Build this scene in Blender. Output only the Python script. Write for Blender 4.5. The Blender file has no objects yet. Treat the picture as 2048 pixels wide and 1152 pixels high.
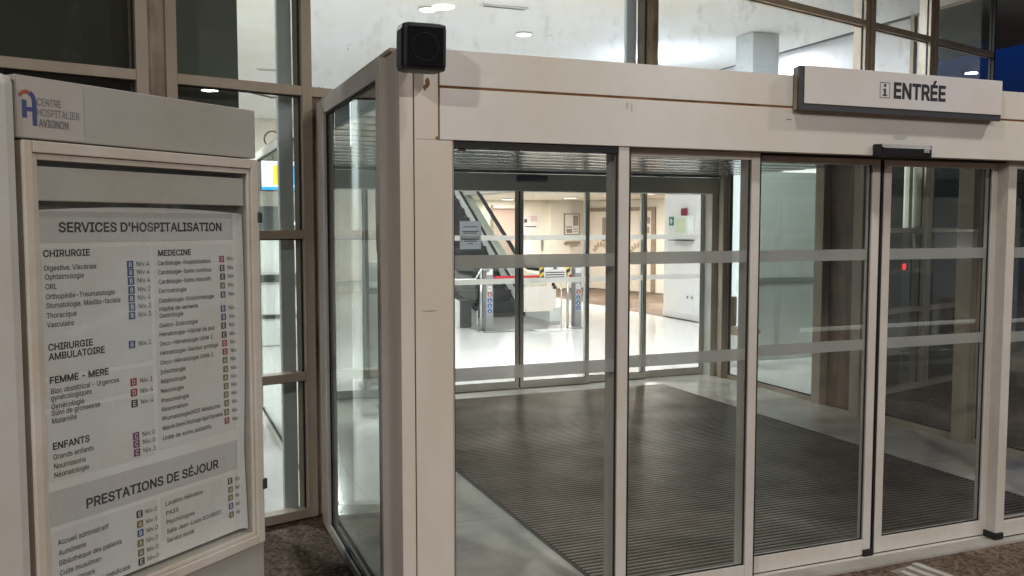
import bpy, bmesh, math, random
from mathutils import Vector, Matrix, Euler
from mathutils.geometry import interpolate_bezier, delaunay_2d_cdt

random.seed(7)
S = bpy.context.scene
C = S.collection
R = math.radians

# ------------------------------------------------------------------ camera
cam_d = bpy.data.cameras.new('camera')
cam = bpy.data.objects.new('camera', cam_d)
C.objects.link(cam)
cam_d.sensor_width = 36.0
cam_d.lens = 1806.0 * 36.0 / 2048.0
cam_d.clip_start = 0.05
cam_d.clip_end = 2000
cam.location = (0, 0, 1.75)
cam.rotation_euler = (R(90 - 3.991), 0, R(-21.681))
S.camera = cam

# ------------------------------------------------------------------ sky at dusk
W = bpy.data.worlds.new('World')
S.world = W
W.use_nodes = True
wn = W.node_tree
sky = wn.nodes.new('ShaderNodeTexSky')
sky.sky_type = 'NISHITA'
sky.sun_disc = False
sky.sun_elevation = R(-1.0)
sky.sun_rotation = R(200)
sky.ozone_density = 4.0
tint = wn.nodes.new('ShaderNodeMix'); tint.data_type = 'RGBA'; tint.blend_type = 'MULTIPLY'
tint.inputs['Factor'].default_value = 1.0
tint.inputs['B'].default_value = (.45, 1.35, 3.2, 1)
wn.links.new(sky.outputs[0], tint.inputs['A'])
wn.links.new(tint.outputs['Result'], wn.nodes['Background'].inputs[0])
wn.nodes['Background'].inputs[1].default_value = 0.12

S.view_settings.view_transform = 'Standard'
S.view_settings.look = 'None'
S.view_settings.exposure = 0.0
S.view_settings.gamma = 1.0
S.cycles.use_denoising = True
S.cycles.max_bounces = 10
S.cycles.transparent_max_bounces = 40
S.cycles.glossy_bounces = 5
S.cycles.diffuse_bounces = 4
S.cycles.sample_clamp_indirect = 6.0
S.cycles.caustics_reflective = False
S.cycles.caustics_refractive = False
S.cycles.blur_glossy = 0.5

# ------------------------------------------------------------------ materials
def new_mat(name):
    m = bpy.data.materials.new(name)
    m.use_nodes = True
    nt = m.node_tree
    return m, nt, nt.nodes['Principled BSDF']

def N(nt, kind, **kw):
    n = nt.nodes.new(kind)
    for k, v in kw.items():
        setattr(n, k, v)
    return n

def noise(nt, scale, detail=5, rough=0.6, vec=None, stretch=None):
    n = N(nt, 'ShaderNodeTexNoise')
    n.inputs['Scale'].default_value = scale
    n.inputs['Detail'].default_value = detail
    n.inputs['Roughness'].default_value = rough
    tc = N(nt, 'ShaderNodeTexCoord')
    src = tc.outputs['Object']
    if stretch:
        mp = N(nt, 'ShaderNodeMapping')
        mp.inputs['Scale'].default_value = stretch
        nt.links.new(src, mp.inputs[0]); src = mp.outputs[0]
    nt.links.new(src, n.inputs['Vector'])
    return n

def ramp(nt, src, stops):
    r = N(nt, 'ShaderNodeValToRGB')
    els = r.color_ramp.elements
    while len(els) < len(stops):
        els.new(0.5)
    for e, (p, c) in zip(els, stops):
        e.position = p
        e.color = c if len(c) == 4 else (*c, 1)
    nt.links.new(src, r.inputs[0])
    return r

def painted(name, col, rough=0.45, dirt=0.25, scale=3.0, bump=0.02, stretch=None, dirt_col=None, spec=0.5, metallic=0.0):
    """Paint or plaster with uneven grime."""
    m, nt, b = new_mat(name)
    n = noise(nt, scale, 8, 0.65, stretch=stretch)
    dc = dirt_col or tuple(c * (1 - dirt) * k for c, k in zip(col, (1.0, 0.96, 0.88)))
    r = ramp(nt, n.outputs[0], [(0.36, dc), (0.62, col)])
    fine = noise(nt, scale * 22, 4, 0.7)
    mix = N(nt, 'ShaderNodeMix', data_type='RGBA', blend_type='MULTIPLY')
    mix.inputs['Factor'].default_value = 0.35 * min(1, dirt * 3)
    r2 = ramp(nt, fine.outputs[0], [(0.3, (.72, .70, .66)), (0.6, (1, 1, 1))])
    nt.links.new(r.outputs[0], mix.inputs['A']); nt.links.new(r2.outputs[0], mix.inputs['B'])
    nt.links.new(mix.outputs['Result'], b.inputs['Base Color'])
    rr = N(nt, 'ShaderNodeMapRange')
    rr.inputs['To Min'].default_value = rough * 1.25
    rr.inputs['To Max'].default_value = rough * 0.8
    nt.links.new(n.outputs[0], rr.inputs[0])
    nt.links.new(rr.outputs[0], b.inputs['Roughness'])
    b.inputs['Specular IOR Level'].default_value = spec
    b.inputs['Metallic'].default_value = metallic
    if bump:
        bp = N(nt, 'ShaderNodeBump')
        bp.inputs['Strength'].default_value = bump * 4
        bp.inputs['Distance'].default_value = 0.01
        nt.links.new(fine.outputs[0], bp.inputs['Height'])
        nt.links.new(bp.outputs[0], b.inputs['Normal'])
    return m

def plain(name, col, rough=0.5, metallic=0.0, spec=0.5):
    m, nt, b = new_mat(name)
    n = noise(nt, 14, 4)
    r = ramp(nt, n.outputs[0], [(0.3, tuple(c * 0.88 for c in col)), (0.7, col)])
    nt.links.new(r.outputs[0], b.inputs['Base Color'])
    b.inputs['Roughness'].default_value = rough
    b.inputs['Metallic'].default_value = metallic
    b.inputs['Specular IOR Level'].default_value = spec
    return m

def emitter(name, col, strength):
    m, nt, b = new_mat(name)
    b.inputs['Base Color'].default_value = (*col, 1)
    b.inputs['Emission Color'].default_value = (*col, 1)
    b.inputs['Emission Strength'].default_value = strength
    return m

def glass(name, tint=(0.86, 0.92, 0.90), dirt=0.03, dirt_scale=2.0, boost=1.0, spots=False, rough=0.0):
    """Thin architectural glass: clear transmission, Schlick mirror and a film of dust."""
    m, nt, b = new_mat(name)
    nt.nodes.remove(b)
    out = nt.nodes['Material Output']
    geo = N(nt, 'ShaderNodeNewGeometry')
    dot = N(nt, 'ShaderNodeVectorMath', operation='DOT_PRODUCT')
    nt.links.new(geo.outputs['Normal'], dot.inputs[0]); nt.links.new(geo.outputs['Incoming'], dot.inputs[1])
    ab = N(nt, 'ShaderNodeMath', operation='ABSOLUTE'); nt.links.new(dot.outputs['Value'], ab.inputs[0])
    inv = N(nt, 'ShaderNodeMath', operation='SUBTRACT'); inv.inputs[0].default_value = 1.0
    nt.links.new(ab.outputs[0], inv.inputs[1])
    pw = N(nt, 'ShaderNodeMath', operation='POWER'); pw.inputs[1].default_value = 5.0
    nt.links.new(inv.outputs[0], pw.inputs[0])
    ma = N(nt, 'ShaderNodeMath', operation='MULTIPLY_ADD')
    ma.inputs[1].default_value = 0.95; ma.inputs[2].default_value = 0.043 * boost
    nt.links.new(pw.outputs[0], ma.inputs[0])
    tr = N(nt, 'ShaderNodeBsdfTransparent'); tr.inputs[0].default_value = (*tint, 1)
    gl = N(nt, 'ShaderNodeBsdfGlossy'); gl.inputs['Roughness'].default_value = rough
    gl.inputs['Color'].default_value = (0.95, 0.97, 0.96, 1)
    mx = N(nt, 'ShaderNodeMixShader')
    nt.links.new(ma.outputs[0], mx.inputs[0]); nt.links.new(tr.outputs[0], mx.inputs[1]); nt.links.new(gl.outputs[0], mx.inputs[2])
    df = N(nt, 'ShaderNodeBsdfDiffuse'); df.inputs[0].default_value = (0.62, 0.64, 0.62, 1)
    n = noise(nt, dirt_scale, 7, 0.7, stretch=(1, 1, 0.45))
    dr = N(nt, 'ShaderNodeMapRange')
    dr.inputs['From Min'].default_value = 0.35; dr.inputs['From Max'].default_value = 0.75
    dr.inputs['To Min'].default_value = dirt * 0.35; dr.inputs['To Max'].default_value = dirt * 1.8
    nt.links.new(n.outputs[0], dr.inputs[0])
    mx2 = N(nt, 'ShaderNodeMixShader')
    nt.links.new(dr.outputs[0], mx2.inputs[0])
    nt.links.new(mx.outputs[0], mx2.inputs[1]); nt.links.new(df.outputs[0], mx2.inputs[2])
    sm = noise(nt, 3.4, 9, 0.78, stretch=(1, 1, .7))
    smr = ramp(nt, sm.outputs[0], [(0.54, (0, 0, 0)), (0.72, (dirt * 3.2,) * 3)])
    d3 = N(nt, 'ShaderNodeBsdfDiffuse'); d3.inputs[0].default_value = (0.6, 0.62, 0.6, 1)
    mxs = N(nt, 'ShaderNodeMixShader')
    nt.links.new(smr.outputs[0], mxs.inputs[0]); nt.links.new(mx2.outputs[0], mxs.inputs[1]); nt.links.new(d3.outputs[0], mxs.inputs[2])
    mx2 = mxs
    last = mx2
    if spots:      # bird droppings and cobwebs stuck to the pane
        n2 = noise(nt, 4.0, 10, 0.75)
        sr = ramp(nt, n2.outputs[0], [(0.65, (0, 0, 0)), (0.68, (0.7, 0.7, 0.7))])
        d2 = N(nt, 'ShaderNodeBsdfDiffuse'); d2.inputs[0].default_value = (0.10, 0.09, 0.075, 1)
        mx3 = N(nt, 'ShaderNodeMixShader')
        nt.links.new(sr.outputs[0], mx3.inputs[0]); nt.links.new(mx2.outputs[0], mx3.inputs[1]); nt.links.new(d2.outputs[0], mx3.inputs[2])
        last = mx3
    nt.links.new(last.outputs[0], out.inputs[0])
    return m

def ground_mat():
    m, nt, b = new_mat('washed_aggregate')
    big = noise(nt, 1.3, 6, 0.6)
    v = N(nt, 'ShaderNodeTexVoronoi'); v.inputs['Scale'].default_value = 55
    tc = N(nt, 'ShaderNodeTexCoord'); nt.links.new(tc.outputs['Object'], v.inputs['Vector'])
    cr = ramp(nt, v.outputs['Color'], [(0.15, (.075, .048, .032)), (0.5, (.17, .115, .080)), (0.9, (.30, .22, .165))])
    mx = N(nt, 'ShaderNodeMix', data_type='RGBA', blend_type='MULTIPLY'); mx.inputs['Factor'].default_value = 0.8
    br = ramp(nt, big.outputs[0], [(0.38, (.42, .38, .33)), (0.62, (1, 1, 1))])
    nt.links.new(cr.outputs[0], mx.inputs['A']); nt.links.new(br.outputs[0], mx.inputs['B'])
    nt.links.new(mx.outputs['Result'], b.inputs['Base Color'])
    b.inputs['Roughness'].default_value = 0.85
    bp = N(nt, 'ShaderNodeBump'); bp.inputs['Strength'].default_value = 0.6; bp.inputs['Distance'].default_value = 0.006
    bp.invert = True
    nt.links.new(v.outputs['Distance'], bp.inputs['Height']); nt.links.new(bp.outputs[0], b.inputs['Normal'])
    return m

def tile_mat(name, col, size, rough, vein=0.12, joint=(.22, .22, .21), rot=0.0):
    m, nt, b = new_mat(name)
    tc = N(nt, 'ShaderNodeTexCoord')
    mp = N(nt, 'ShaderNodeMapping'); mp.inputs['Rotation'].default_value = (0, 0, rot)
    nt.links.new(tc.outputs['Object'], mp.inputs[0])
    br = N(nt, 'ShaderNodeTexBrick'); br.offset = 0.0
    br.inputs['Scale'].default_value = 1.0
    br.inputs['Brick Width'].default_value = size; br.inputs['Row Height'].default_value = size
    br.inputs['Mortar Size'].default_value = 0.0035
    br.inputs['Color1'].default_value = (*col, 1)
    br.inputs['Color2'].default_value = (*(c * 0.93 for c in col), 1)
    br.inputs['Mortar'].default_value = (*joint, 1)
    nt.links.new(mp.outputs[0], br.inputs['Vector'])
    n = noise(nt, 2.2, 9, 0.68)
    r = ramp(nt, n.outputs[0], [(0.35, (1 - vein * 1.6,) * 3), (0.6, (1, 1, 1))])
    mx = N(nt, 'ShaderNodeMix', data_type='RGBA', blend_type='MULTIPLY'); mx.inputs['Factor'].default_value = 1
    nt.links.new(br.outputs['Color'], mx.inputs['A']); nt.links.new(r.outputs[0], mx.inputs['B'])
    nt.links.new(mx.outputs['Result'], b.inputs['Base Color'])
    rr = N(nt, 'ShaderNodeMapRange'); rr.inputs['To Min'].default_value = rough * 1.7; rr.inputs['To Max'].default_value = rough * 0.6
    nt.links.new(n.outputs[0], rr.inputs[0]); nt.links.new(rr.outputs[0], b.inputs['Roughness'])
    return m

def streak_mat(name, col, streak, rough=0.5):
    """Paint with vertical rust and water runs."""
    m, nt, b = new_mat(name)
    n = noise(nt, 6.0, 7, 0.65, stretch=(1, 1, 0.12))
    n2 = noise(nt, 1.6, 6, 0.6)
    mul = N(nt, 'ShaderNodeMath', operation='MULTIPLY'); nt.links.new(n.outputs[0], mul.inputs[0]); nt.links.new(n2.outputs[0], mul.inputs[1])
    r = ramp(nt, mul.outputs[0], [(0.17, streak), (0.31, col)])
    nt.links.new(r.outputs[0], b.inputs['Base Color'])
    b.inputs['Roughness'].default_value = rough
    fine = noise(nt, 60, 3)
    bp = N(nt, 'ShaderNodeBump'); bp.inputs['Strength'].default_value = 0.05; bp.inputs['Distance'].default_value = 0.01
    nt.links.new(fine.outputs[0], bp.inputs['Height']); nt.links.new(bp.outputs[0], b.inputs['Normal'])
    return m

M = {}
M['fascia'] = painted('cream_lacquer', (.77, .755, .72), 0.28, 0.07, 1.1, bump=.004)
M['post'] = painted('cream_post_paint', (.73, .685, .62), 0.38, 0.08, 1.6, stretch=(1, 1, .35), bump=.006)
M['leaf'] = painted('door_frame_paint', (.73, .695, .645), 0.36, 0.14, 3.2, stretch=(1, 1, .5), bump=.006)
M['groove'] = painted('rusty_joint', (.33, .17, .075), 0.8, 0.5, 9)
M['beige'] = painted('aged_beige_aluminium', (.50, .43, .34), 0.45, 0.18, 2.2, stretch=(1, 1, .4), bump=.01)
M['beige_dark'] = streak_mat('stained_beige', (.40, .33, .25), (.13, .085, .055), 0.6)
M['inner'] = painted('vestibule_paint', (.72, .72, .67), 0.38, 0.10, 2.0, bump=.006)
M['scuff'] = plain('dark_scuff', (.16, .13, .10), 0.7)
M['smudge'] = plain('grey_smudge', (.55, .535, .51), 0.5)
M['rubber'] = plain('black_rubber', (.012, .012, .013), 0.6)
M['black'] = plain('black_plastic', (.013, .013, .015), 0.42)
M['grille'] = plain('speaker_grille_cloth', (.006, .006, .007), 0.9, spec=.2)
M['glass'] = glass('door_glass', (.945, .955, .95), 0.014, 2.2)
M['side_glass'] = glass('side_glass', (.90, .94, .92), 0.010, 1.6, boost=.7)
M['cw_glass'] = glass('facade_glass', (.92, .945, .935), 0.012, 1.2)
M['dirty_glass'] = glass('dirty_upper_glass', (.915, .945, .965), 0.05, 1.0, spots=True)
M['vitrine_glass'] = glass('display_case_glass', (.95, .96, .955), 0.03, 1.5, boost=.7, rough=.07)
def film(name, clear, refl, trans):
    m, nt, b = new_mat(name)
    nt.nodes.remove(b)
    n = noise(nt, 5, 5)
    r = ramp(nt, n.outputs[0], [(0.35, tuple(c * .85 for c in refl)), (0.65, refl)])
    d = N(nt, 'ShaderNodeBsdfDiffuse'); nt.links.new(r.outputs[0], d.inputs[0])
    tl = N(nt, 'ShaderNodeBsdfTranslucent'); tl.inputs[0].default_value = (*trans, 1)
    tp = N(nt, 'ShaderNodeBsdfTransparent')
    ad = N(nt, 'ShaderNodeAddShader'); nt.links.new(d.outputs[0], ad.inputs[0]); nt.links.new(tl.outputs[0], ad.inputs[1])
    mx = N(nt, 'ShaderNodeMixShader'); mx.inputs[0].default_value = 1 - clear
    nt.links.new(tp.outputs[0], mx.inputs[1]); nt.links.new(ad.outputs[0], mx.inputs[2])
    nt.links.new(mx.outputs[0], nt.nodes['Material Output'].inputs[0])
    return m
M['strip'] = film('frosted_strip_film', .28, (.22, .225, .21), (.52, .52, .50))
M['thin_paper'] = film('thin_paper', .0, (.45, .46, .47), (.40, .41, .42))
M['strip_back'] = film('frosted_strip_film_pale', .30, (.40, .40, .38), (.62, .61, .59))  # paler, more translucent film for the inner doors
M['totem'] = painted('grey_totem_paint', (.39, .385, .36), 0.5, 0.10, 2.0)
M['totem_frame'] = painted('totem_case_frame', (.60, .56, .50), 0.45, 0.18, 3.0)
M['totem_side'] = painted('totem_side_profile', (.56, .55, .52), 0.4, 0.1, 2.0)
M['totem_box'] = painted('case_lamp_cover', (.60, .57, .53), 0.5, 0.10, 2.0)
M['recess'] = plain('case_recess', (.12, .115, .10), 0.7)
M['paper'] = painted('poster_paper', (.90, .90, .91), 0.65, 0.07, 1.6, bump=.005)
M['band'] = painted('poster_band_grey', (.66, .655, .675), 0.65, 0.07, 3, bump=0)
M['panelp'] = painted('poster_panel_grey', (.80, .80, .81), 0.65, 0.05, 3, bump=0)
M['ink'] = plain('ink_black', (.022, .022, .026), 0.6)
M['faded'] = plain('faded_print', (.17, .165, .17), 0.6)
M['inkgrey'] = plain('ink_dark_grey', (.04, .04, .045), 0.6)
M['logo_panel'] = painted('logo_sticker', (.44, .42, .40), 0.5, .08, 3, bump=0)
M['blue'] = plain('print_blue', (.045, .065, .19), 0.55)
M['b_blue'] = plain('badge_blue', (.015, .085, .27), 0.55)
M['b_red'] = plain('badge_red', (.36, .02, .025), 0.55)
M['b_black'] = plain('badge_black', (.02, .02, .025), 0.55)
M['b_olive'] = plain('badge_olive', (.24, .20, .07), 0.55)
M['b_plum'] = plain('badge_plum', (.17, .04, .15), 0.55)
M['red'] = plain('print_red', (.34, .08, .06), 0.5)
M['redstrap'] = plain('red_webbing', (.55, .02, .04), 0.6)
M['panelgrey'] = plain('decal_grey', (.42, .42, .42), 0.5)
M['siren'] = plain('dark_red_plastic', (.24, .012, .045), 0.35)
M['sign_white'] = painted('sign_white', (.74, .72, .72), 0.42, 0.05, 2)
M['sign_grey'] = plain('sign_dark_grey', (.055, .055, .062), 0.45)
M['sign_ink'] = plain('sign_navy', (.022, .022, .035), 0.5)
M['ground'] = ground_mat()
M['marble'] = tile_mat('marble_tiles', (.86, .83, .75), 1.24, 0.13, 0.16, joint=(.5, .48, .43), rot=0)
M['hallfloor'] = tile_mat('hall_vinyl', (.74, .73, .71), 2.4, 0.15, 0.05, joint=(.6, .6, .58))
M['threshold'] = painted('threshold_stone', (.46, .44, .40), 0.6, 0.25, 3)
M['matbase'] = plain('mat_textile', (.042, .037, .033), 0.95)
M['matbar'] = painted('mat_aluminium', (.37, .335, .30), 0.34, 0.45, 1.6, bump=0, metallic=0.9)
M['slat'] = painted('brushed_slat', (.60, .60, .585), 0.17, 0.12, 1.5, stretch=(.3, 4, 1), metallic=0.85, bump=0)
M['white_wall'] = painted('white_plaster', (.80, .80, .82), 0.6, 0.03, 1.2)
M['cream_wall'] = painted('cream_plaster', (.82, .785, .72), 0.6, 0.05, 1.2)
M['ceiling'] = painted('ceiling_white', (.78, .78, .775), 0.8, 0.04, 0.8)
M['bluecol'] = painted('pale_blue_column', (.66, .71, .76), 0.5, 0.08, 1.5)
M['greygreen'] = painted('grey_green_panel', (.16, .18, .17), 0.6, 0.08, 1.5)
M['slate'] = painted('slate_blocker', (.022, .034, .042), 0.7, 0.15, 1.5)  # dark tone of the added sheet behind the end bay
M['haze'] = painted('grey_green_haze', (.40, .45, .43), 0.5, 0.10, 1.2)  # pale tone stands in for a milky reflection
M['olive'] = painted('dark_olive_blind', (.075, .075, .06), 0.8, 0.12, 2.0)
M['brownpanel'] = streak_mat('brown_infill', (.24, .165, .10), (.10, .065, .04), 0.5)
M['wood'] = painted('brown_laminate', (.22, .14, .085), 0.5, 0.25, 4, stretch=(6, 6, .6))
M['steel'] = plain('stainless_steel', (.55, .55, .54), 0.3, metallic=.85)
M['steel_dark'] = plain('dark_steel', (.09, .095, .10), 0.4, metallic=.6)
M['escal'] = plain('escalator_skirt', (.80, .82, .78), 0.4)
M['liftdoor'] = painted('beige_lift_door', (.74, .675, .60), 0.4, 0.08, 1.5)
M['liftframe'] = plain('lift_frame_brown', (.27, .21, .16), 0.45)
M['board'] = painted('beige_board', (.66, .61, .57), 0.5, 0.05, 1.5)
M['postgrey'] = plain('barrier_grey', (.30, .30, .30), 0.4, metallic=.2)
M['pinkdoor'] = painted('pink_beige_door', (.58, .44, .39), 0.5, 0.05, 1.5)
M['canopy'] = painted('canopy_soffit', (.16, .16, .165), 0.5, 0.15, 0.8)
M['white_plastic'] = plain('white_plastic', (.74, .75, .72), 0.35)
M['green'] = plain('sign_green', (.0, .22, .14), 0.5)
M['lime'] = plain('lime_cabinet', (.62, .70, .50), 0.35)
M['yellowtape'] = plain('hazard_yellow', (.75, .52, .04), 0.5)
M['gold'] = plain('bronze_print', (.40, .31, .20), 0.45)
M['asphalt'] = painted('asphalt', (.05, .05, .05), 0.85, .3, 3)
M['carpaint'] = plain('car_dark_paint', (.03, .035, .045), 0.2)
M['rail_glow'] = emitter('rail_added_glow', (.95, .97, .92), 1.1)  # glow added to the handrail, which is no lamp
M['tail'] = emitter('tail_lamp', (1.0, .015, .02), 18)
M['lamp'] = emitter('downlight_disc', (1.0, .96, .90), 14)
M['lampwarm'] = emitter('downlight_disc_warm', (1.0, .90, .78), 6)
M['canopy_lamp'] = emitter('canopy_lamp_lens', (1.0, .88, .74), 20)
M['scr_white'] = emitter('screen_white', (.80, .92, .98), 1.0)
M['scr_yellow'] = emitter('screen_yellow', (1.0, .64, .02), 1.0)
M['scr_blue'] = emitter('screen_blue', (.0, .34, .75), 1.0)
M['scr_glow'] = emitter('panel_glow', (.9, .96, 1.0), 2.0)
M['cable'] = plain('brown_cable', (.10, .06, .03), 0.6)
M['pad'] = plain('clear_pad', (.30, .26, .22), 0.25)
M['stripe_white'] = painted('tactile_bar', (.62, .60, .56), 0.5, .2, 8)

# ------------------------------------------------------------------ mesh helpers
def BM():
    return bmesh.new()

def box(bm, x0, x1, y0, y1, z0, z1, bev=0.0):
    if x1 < x0: x0, x1 = x1, x0
    if y1 < y0: y0, y1 = y1, y0
    if z1 < z0: z0, z1 = z1, z0
    vs = [bm.verts.new((x, y, z)) for z in (z0, z1) for y in (y0, y1) for x in (x0, x1)]
    fs = [(0, 2, 3, 1), (4, 5, 7, 6), (0, 1, 5, 4), (2, 6, 7, 3), (0, 4, 6, 2), (1, 3, 7, 5)]
    faces = [bm.faces.new([vs[i] for i in f]) for f in fs]
    if bev:
        es = {e for f in faces for e in f.edges}
        bmesh.ops.bevel(bm, geom=list(es), offset=bev, segments=2, affect='EDGES', profile=0.6)
    return vs

def prism(bm, pts, z0, z1):
    """Vertical prism over a ground polygon."""
    a = [bm.verts.new((x, y, z0)) for x, y in pts]
    b = [bm.verts.new((x, y, z1)) for x, y in pts]
    bm.faces.new(list(reversed(a))); bm.faces.new(b)
    n = len(pts)
    for i in range(n):
        j = (i + 1) % n
        bm.faces.new((a[i], a[j], b[j], b[i]))

def extrude_profile(bm, pts, axis, a0, a1):
    """Prism of a 2D profile along x ('x': pts=(y,z)) or y ('y': pts=(x,z))."""
    mk = (lambda p, t: (t, p[0], p[1])) if axis == 'x' else (lambda p, t: (p[0], t, p[1]))
    a = [bm.verts.new(mk(p, a0)) for p in pts]
    b = [bm.verts.new(mk(p, a1)) for p in pts]
    bm.faces.new(a); bm.faces.new(list(reversed(b)))
    n = len(pts)
    for i in range(n):
        j = (i + 1) % n
        bm.faces.new((a[j], a[i], b[i], b[j]))
    bmesh.ops.recalc_face_normals(bm, faces=bm.faces[:])

def cyl(bm, p0, p1, r0, r1=None, seg=20, cap=True):
    p0 = Vector(p0); p1 = Vector(p1); r1 = r0 if r1 is None else r1
    d = (p1 - p0).normalized()
    u = d.orthogonal().normalized(); v = d.cross(u)
    ra, rb = [], []
    for i in range(seg):
        a = 2 * math.pi * i / seg
        o = u * math.cos(a) + v * math.sin(a)
        ra.append(bm.verts.new(p0 + o * r0)); rb.append(bm.verts.new(p1 + o * r1))
    for i in range(seg):
        j = (i + 1) % seg
        f = bm.faces.new((ra[i], ra[j], rb[j], rb[i])); f.smooth = True
    if cap:
        bm.faces.new(list(reversed(ra))); bm.faces.new(rb)

def tube(bm, pts, r, seg=10):
    pts = [Vector(p) for p in pts]
    rings = []
    up = Vector((0.13, 0.27, 0.95))
    for i, p in enumerate(pts):
        d = (pts[min(i + 1, len(pts) - 1)] - pts[max(i - 1, 0)]).normalized()
        u = d.cross(up)
        if u.length < 1e-4: u = d.orthogonal()
        u.normalize(); v = d.cross(u)
        rings.append([bm.verts.new(p + (u * math.cos(2 * math.pi * k / seg) + v * math.sin(2 * math.pi * k / seg)) * r) for k in range(seg)])
    for a, b in zip(rings, rings[1:]):
        for k in range(seg):
            j = (k + 1) % seg
            f = bm.faces.new((a[k], a[j], b[j], b[k])); f.smooth = True
    bm.faces.new(list(reversed(rings[0]))); bm.faces.new(rings[-1])

def obj(name, bm, mat, parent=None, loc=None, rot=None):
    bmesh.ops.recalc_face_normals(bm, faces=bm.faces[:])
    me = bpy.data.meshes.new(name)
    bm.to_mesh(me); bm.free()
    me.materials.append(M[mat])
    o = bpy.data.objects.new(name, me)
    C.objects.link(o)
    if parent: o.parent = parent
    if loc: o.location = loc
    if rot: o.rotation_euler = rot
    return o

def tag(o, label, cat, group=None):
    o['label'] = label; o['category'] = cat
    if group: o['group'] = group
    return o

def thing(name, label, cat, loc=(0, 0, 0), rotz=0.0, group=None):
    o = bpy.data.objects.new(name, None)
    o.empty_display_size = 0.2
    C.objects.link(o)
    o.location = loc; o.rotation_euler = (0, 0, rotz)
    return tag(o, label, cat, group)

def struct(o):
    o['kind'] = 'structure'
    return o

_tc = {}
CAP = []
FONT = None
try:      # Blender's own bundled sans serif; the built-in face is the fallback
    import os
    FONT = bpy.data.fonts.load(os.path.join(bpy.utils.resource_path('LOCAL'), 'datafiles', 'fonts', 'Inter.woff2'))
except Exception:
    FONT = None
def text_geo(s, bold=0.0):
    """Vertices and faces of a line of writing, cap height 1, starting at x = 0."""
    key = (s, bold)
    if key in _tc: return _tc[key]
    cu = bpy.data.curves.new('t', 'FONT')
    cu.body = s; cu.size = 1.0
    if FONT: cu.font = FONT
    o = bpy.data.objects.new('t', cu)
    C.objects.link(o)
    bpy.context.view_layer.update()
    crv = o.to_curve(bpy.context.evaluated_depsgraph_get())
    polys = []
    for sp in crv.splines:
        P_ = []
        if sp.type == 'BEZIER':
            bp = sp.bezier_points; n = len(bp)
            for q in range(n):
                a_, b_ = bp[q], bp[(q + 1) % n]
                straight = (a_.handle_right - a_.co).length < 1e-5 and (b_.handle_left - b_.co).length < 1e-5
                seg = [a_.co] if straight else interpolate_bezier(a_.co, a_.handle_right, b_.handle_left, b_.co, 4)[:-1]
                P_ += [(v.x, v.y) for v in seg]
        else:
            P_ = [(p.co[0], p.co[1]) for p in sp.points]
        cl = []
        for p in P_:
            if not cl or (abs(p[0] - cl[-1][0]) + abs(p[1] - cl[-1][1])) > 1e-4: cl.append(p)
        if len(cl) > 2 and abs(cl[0][0] - cl[-1][0]) + abs(cl[0][1] - cl[-1][1]) < 1e-4: cl.pop()
        if len(cl) > 2: polys.append(cl)
    bpy.data.objects.remove(o); bpy.data.curves.remove(cu)
    sarea = lambda P_: .5 * sum(P_[i][0] * P_[(i + 1) % len(P_)][1] - P_[(i + 1) % len(P_)][0] * P_[i][1] for i in range(len(P_)))
    big = max(polys, key=lambda P_: abs(sarea(P_)))
    sgn = 1 if sarea(big) > 0 else -1
    def grow(P_):
        if not bold: return P_
        out = []
        for i in range(len(P_)):
            a_ = Vector(P_[i - 1]); b_ = Vector(P_[i]); c_ = Vector(P_[(i + 1) % len(P_)])
            e1 = (b_ - a_).normalized(); e2 = (c_ - b_).normalized()
            nrm = Vector((e1.y + e2.y, -(e1.x + e2.x)))
            nrm = nrm.normalized() if nrm.length > 1e-6 else Vector((e1.y, -e1.x))
            k_ = 1.0 / max(.5, nrm.dot(Vector((e1.y, -e1.x))))
            out.append(tuple(b_ + nrm * (bold * k_ * sgn)))
        return out
    polys = sorted((grow(P_) for P_ in polys), key=lambda P_: min(p[0] for p in P_))
    groups, right = [], -1e9          # contours of one letter share their x range
    for P_ in polys:
        if min(p[0] for p in P_) > right: groups.append([])
        groups[-1].append(P_); right = max(right, max(p[0] for p in P_))
    vs, fs = [], []
    for g_ in groups:
        pts = [Vector(p) for P_ in g_ for p in P_]
        eds, b0 = [], 0
        for P_ in g_:
            eds += [(b0 + q, b0 + (q + 1) % len(P_)) for q in range(len(P_))]; b0 += len(P_)
        cv, ce, cf_, *_r = delaunay_2d_cdt(pts, eds, [], 0, 1e-5)
        base = len(vs); vs += [(v.x, v.y) for v in cv]
        segs = [(pts[a_], pts[b_]) for a_, b_ in eds]
        for f_ in cf_:
            mx_ = sum(cv[q].x for q in f_) / len(f_); my_ = sum(cv[q].y for q in f_) / len(f_)
            wind = 0
            for a_, b_ in segs:        # non-zero winding rule: overlapping strokes stay filled
                if (a_.y > my_) != (b_.y > my_) and mx_ < (b_.x - a_.x) * (my_ - a_.y) / (b_.y - a_.y) + a_.x:
                    wind += 1 if b_.y > a_.y else -1
            if wind: fs.append(tuple(base + q for q in f_))
    x0 = min(v[0] for v in vs); x1 = max(v[0] for v in vs)
    k = 1 / CAP[0] if CAP else 1 / .727
    vs = [((v[0] - x0) * k, v[1] * k) for v in vs]
    _tc[key] = (vs, fs, (x1 - x0) * k)
    return _tc[key]

_h = text_geo('H')
CAP.append(max(v[1] for v in _h[0]) * .727); _tc.clear()
print('cap height', CAP)

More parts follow.
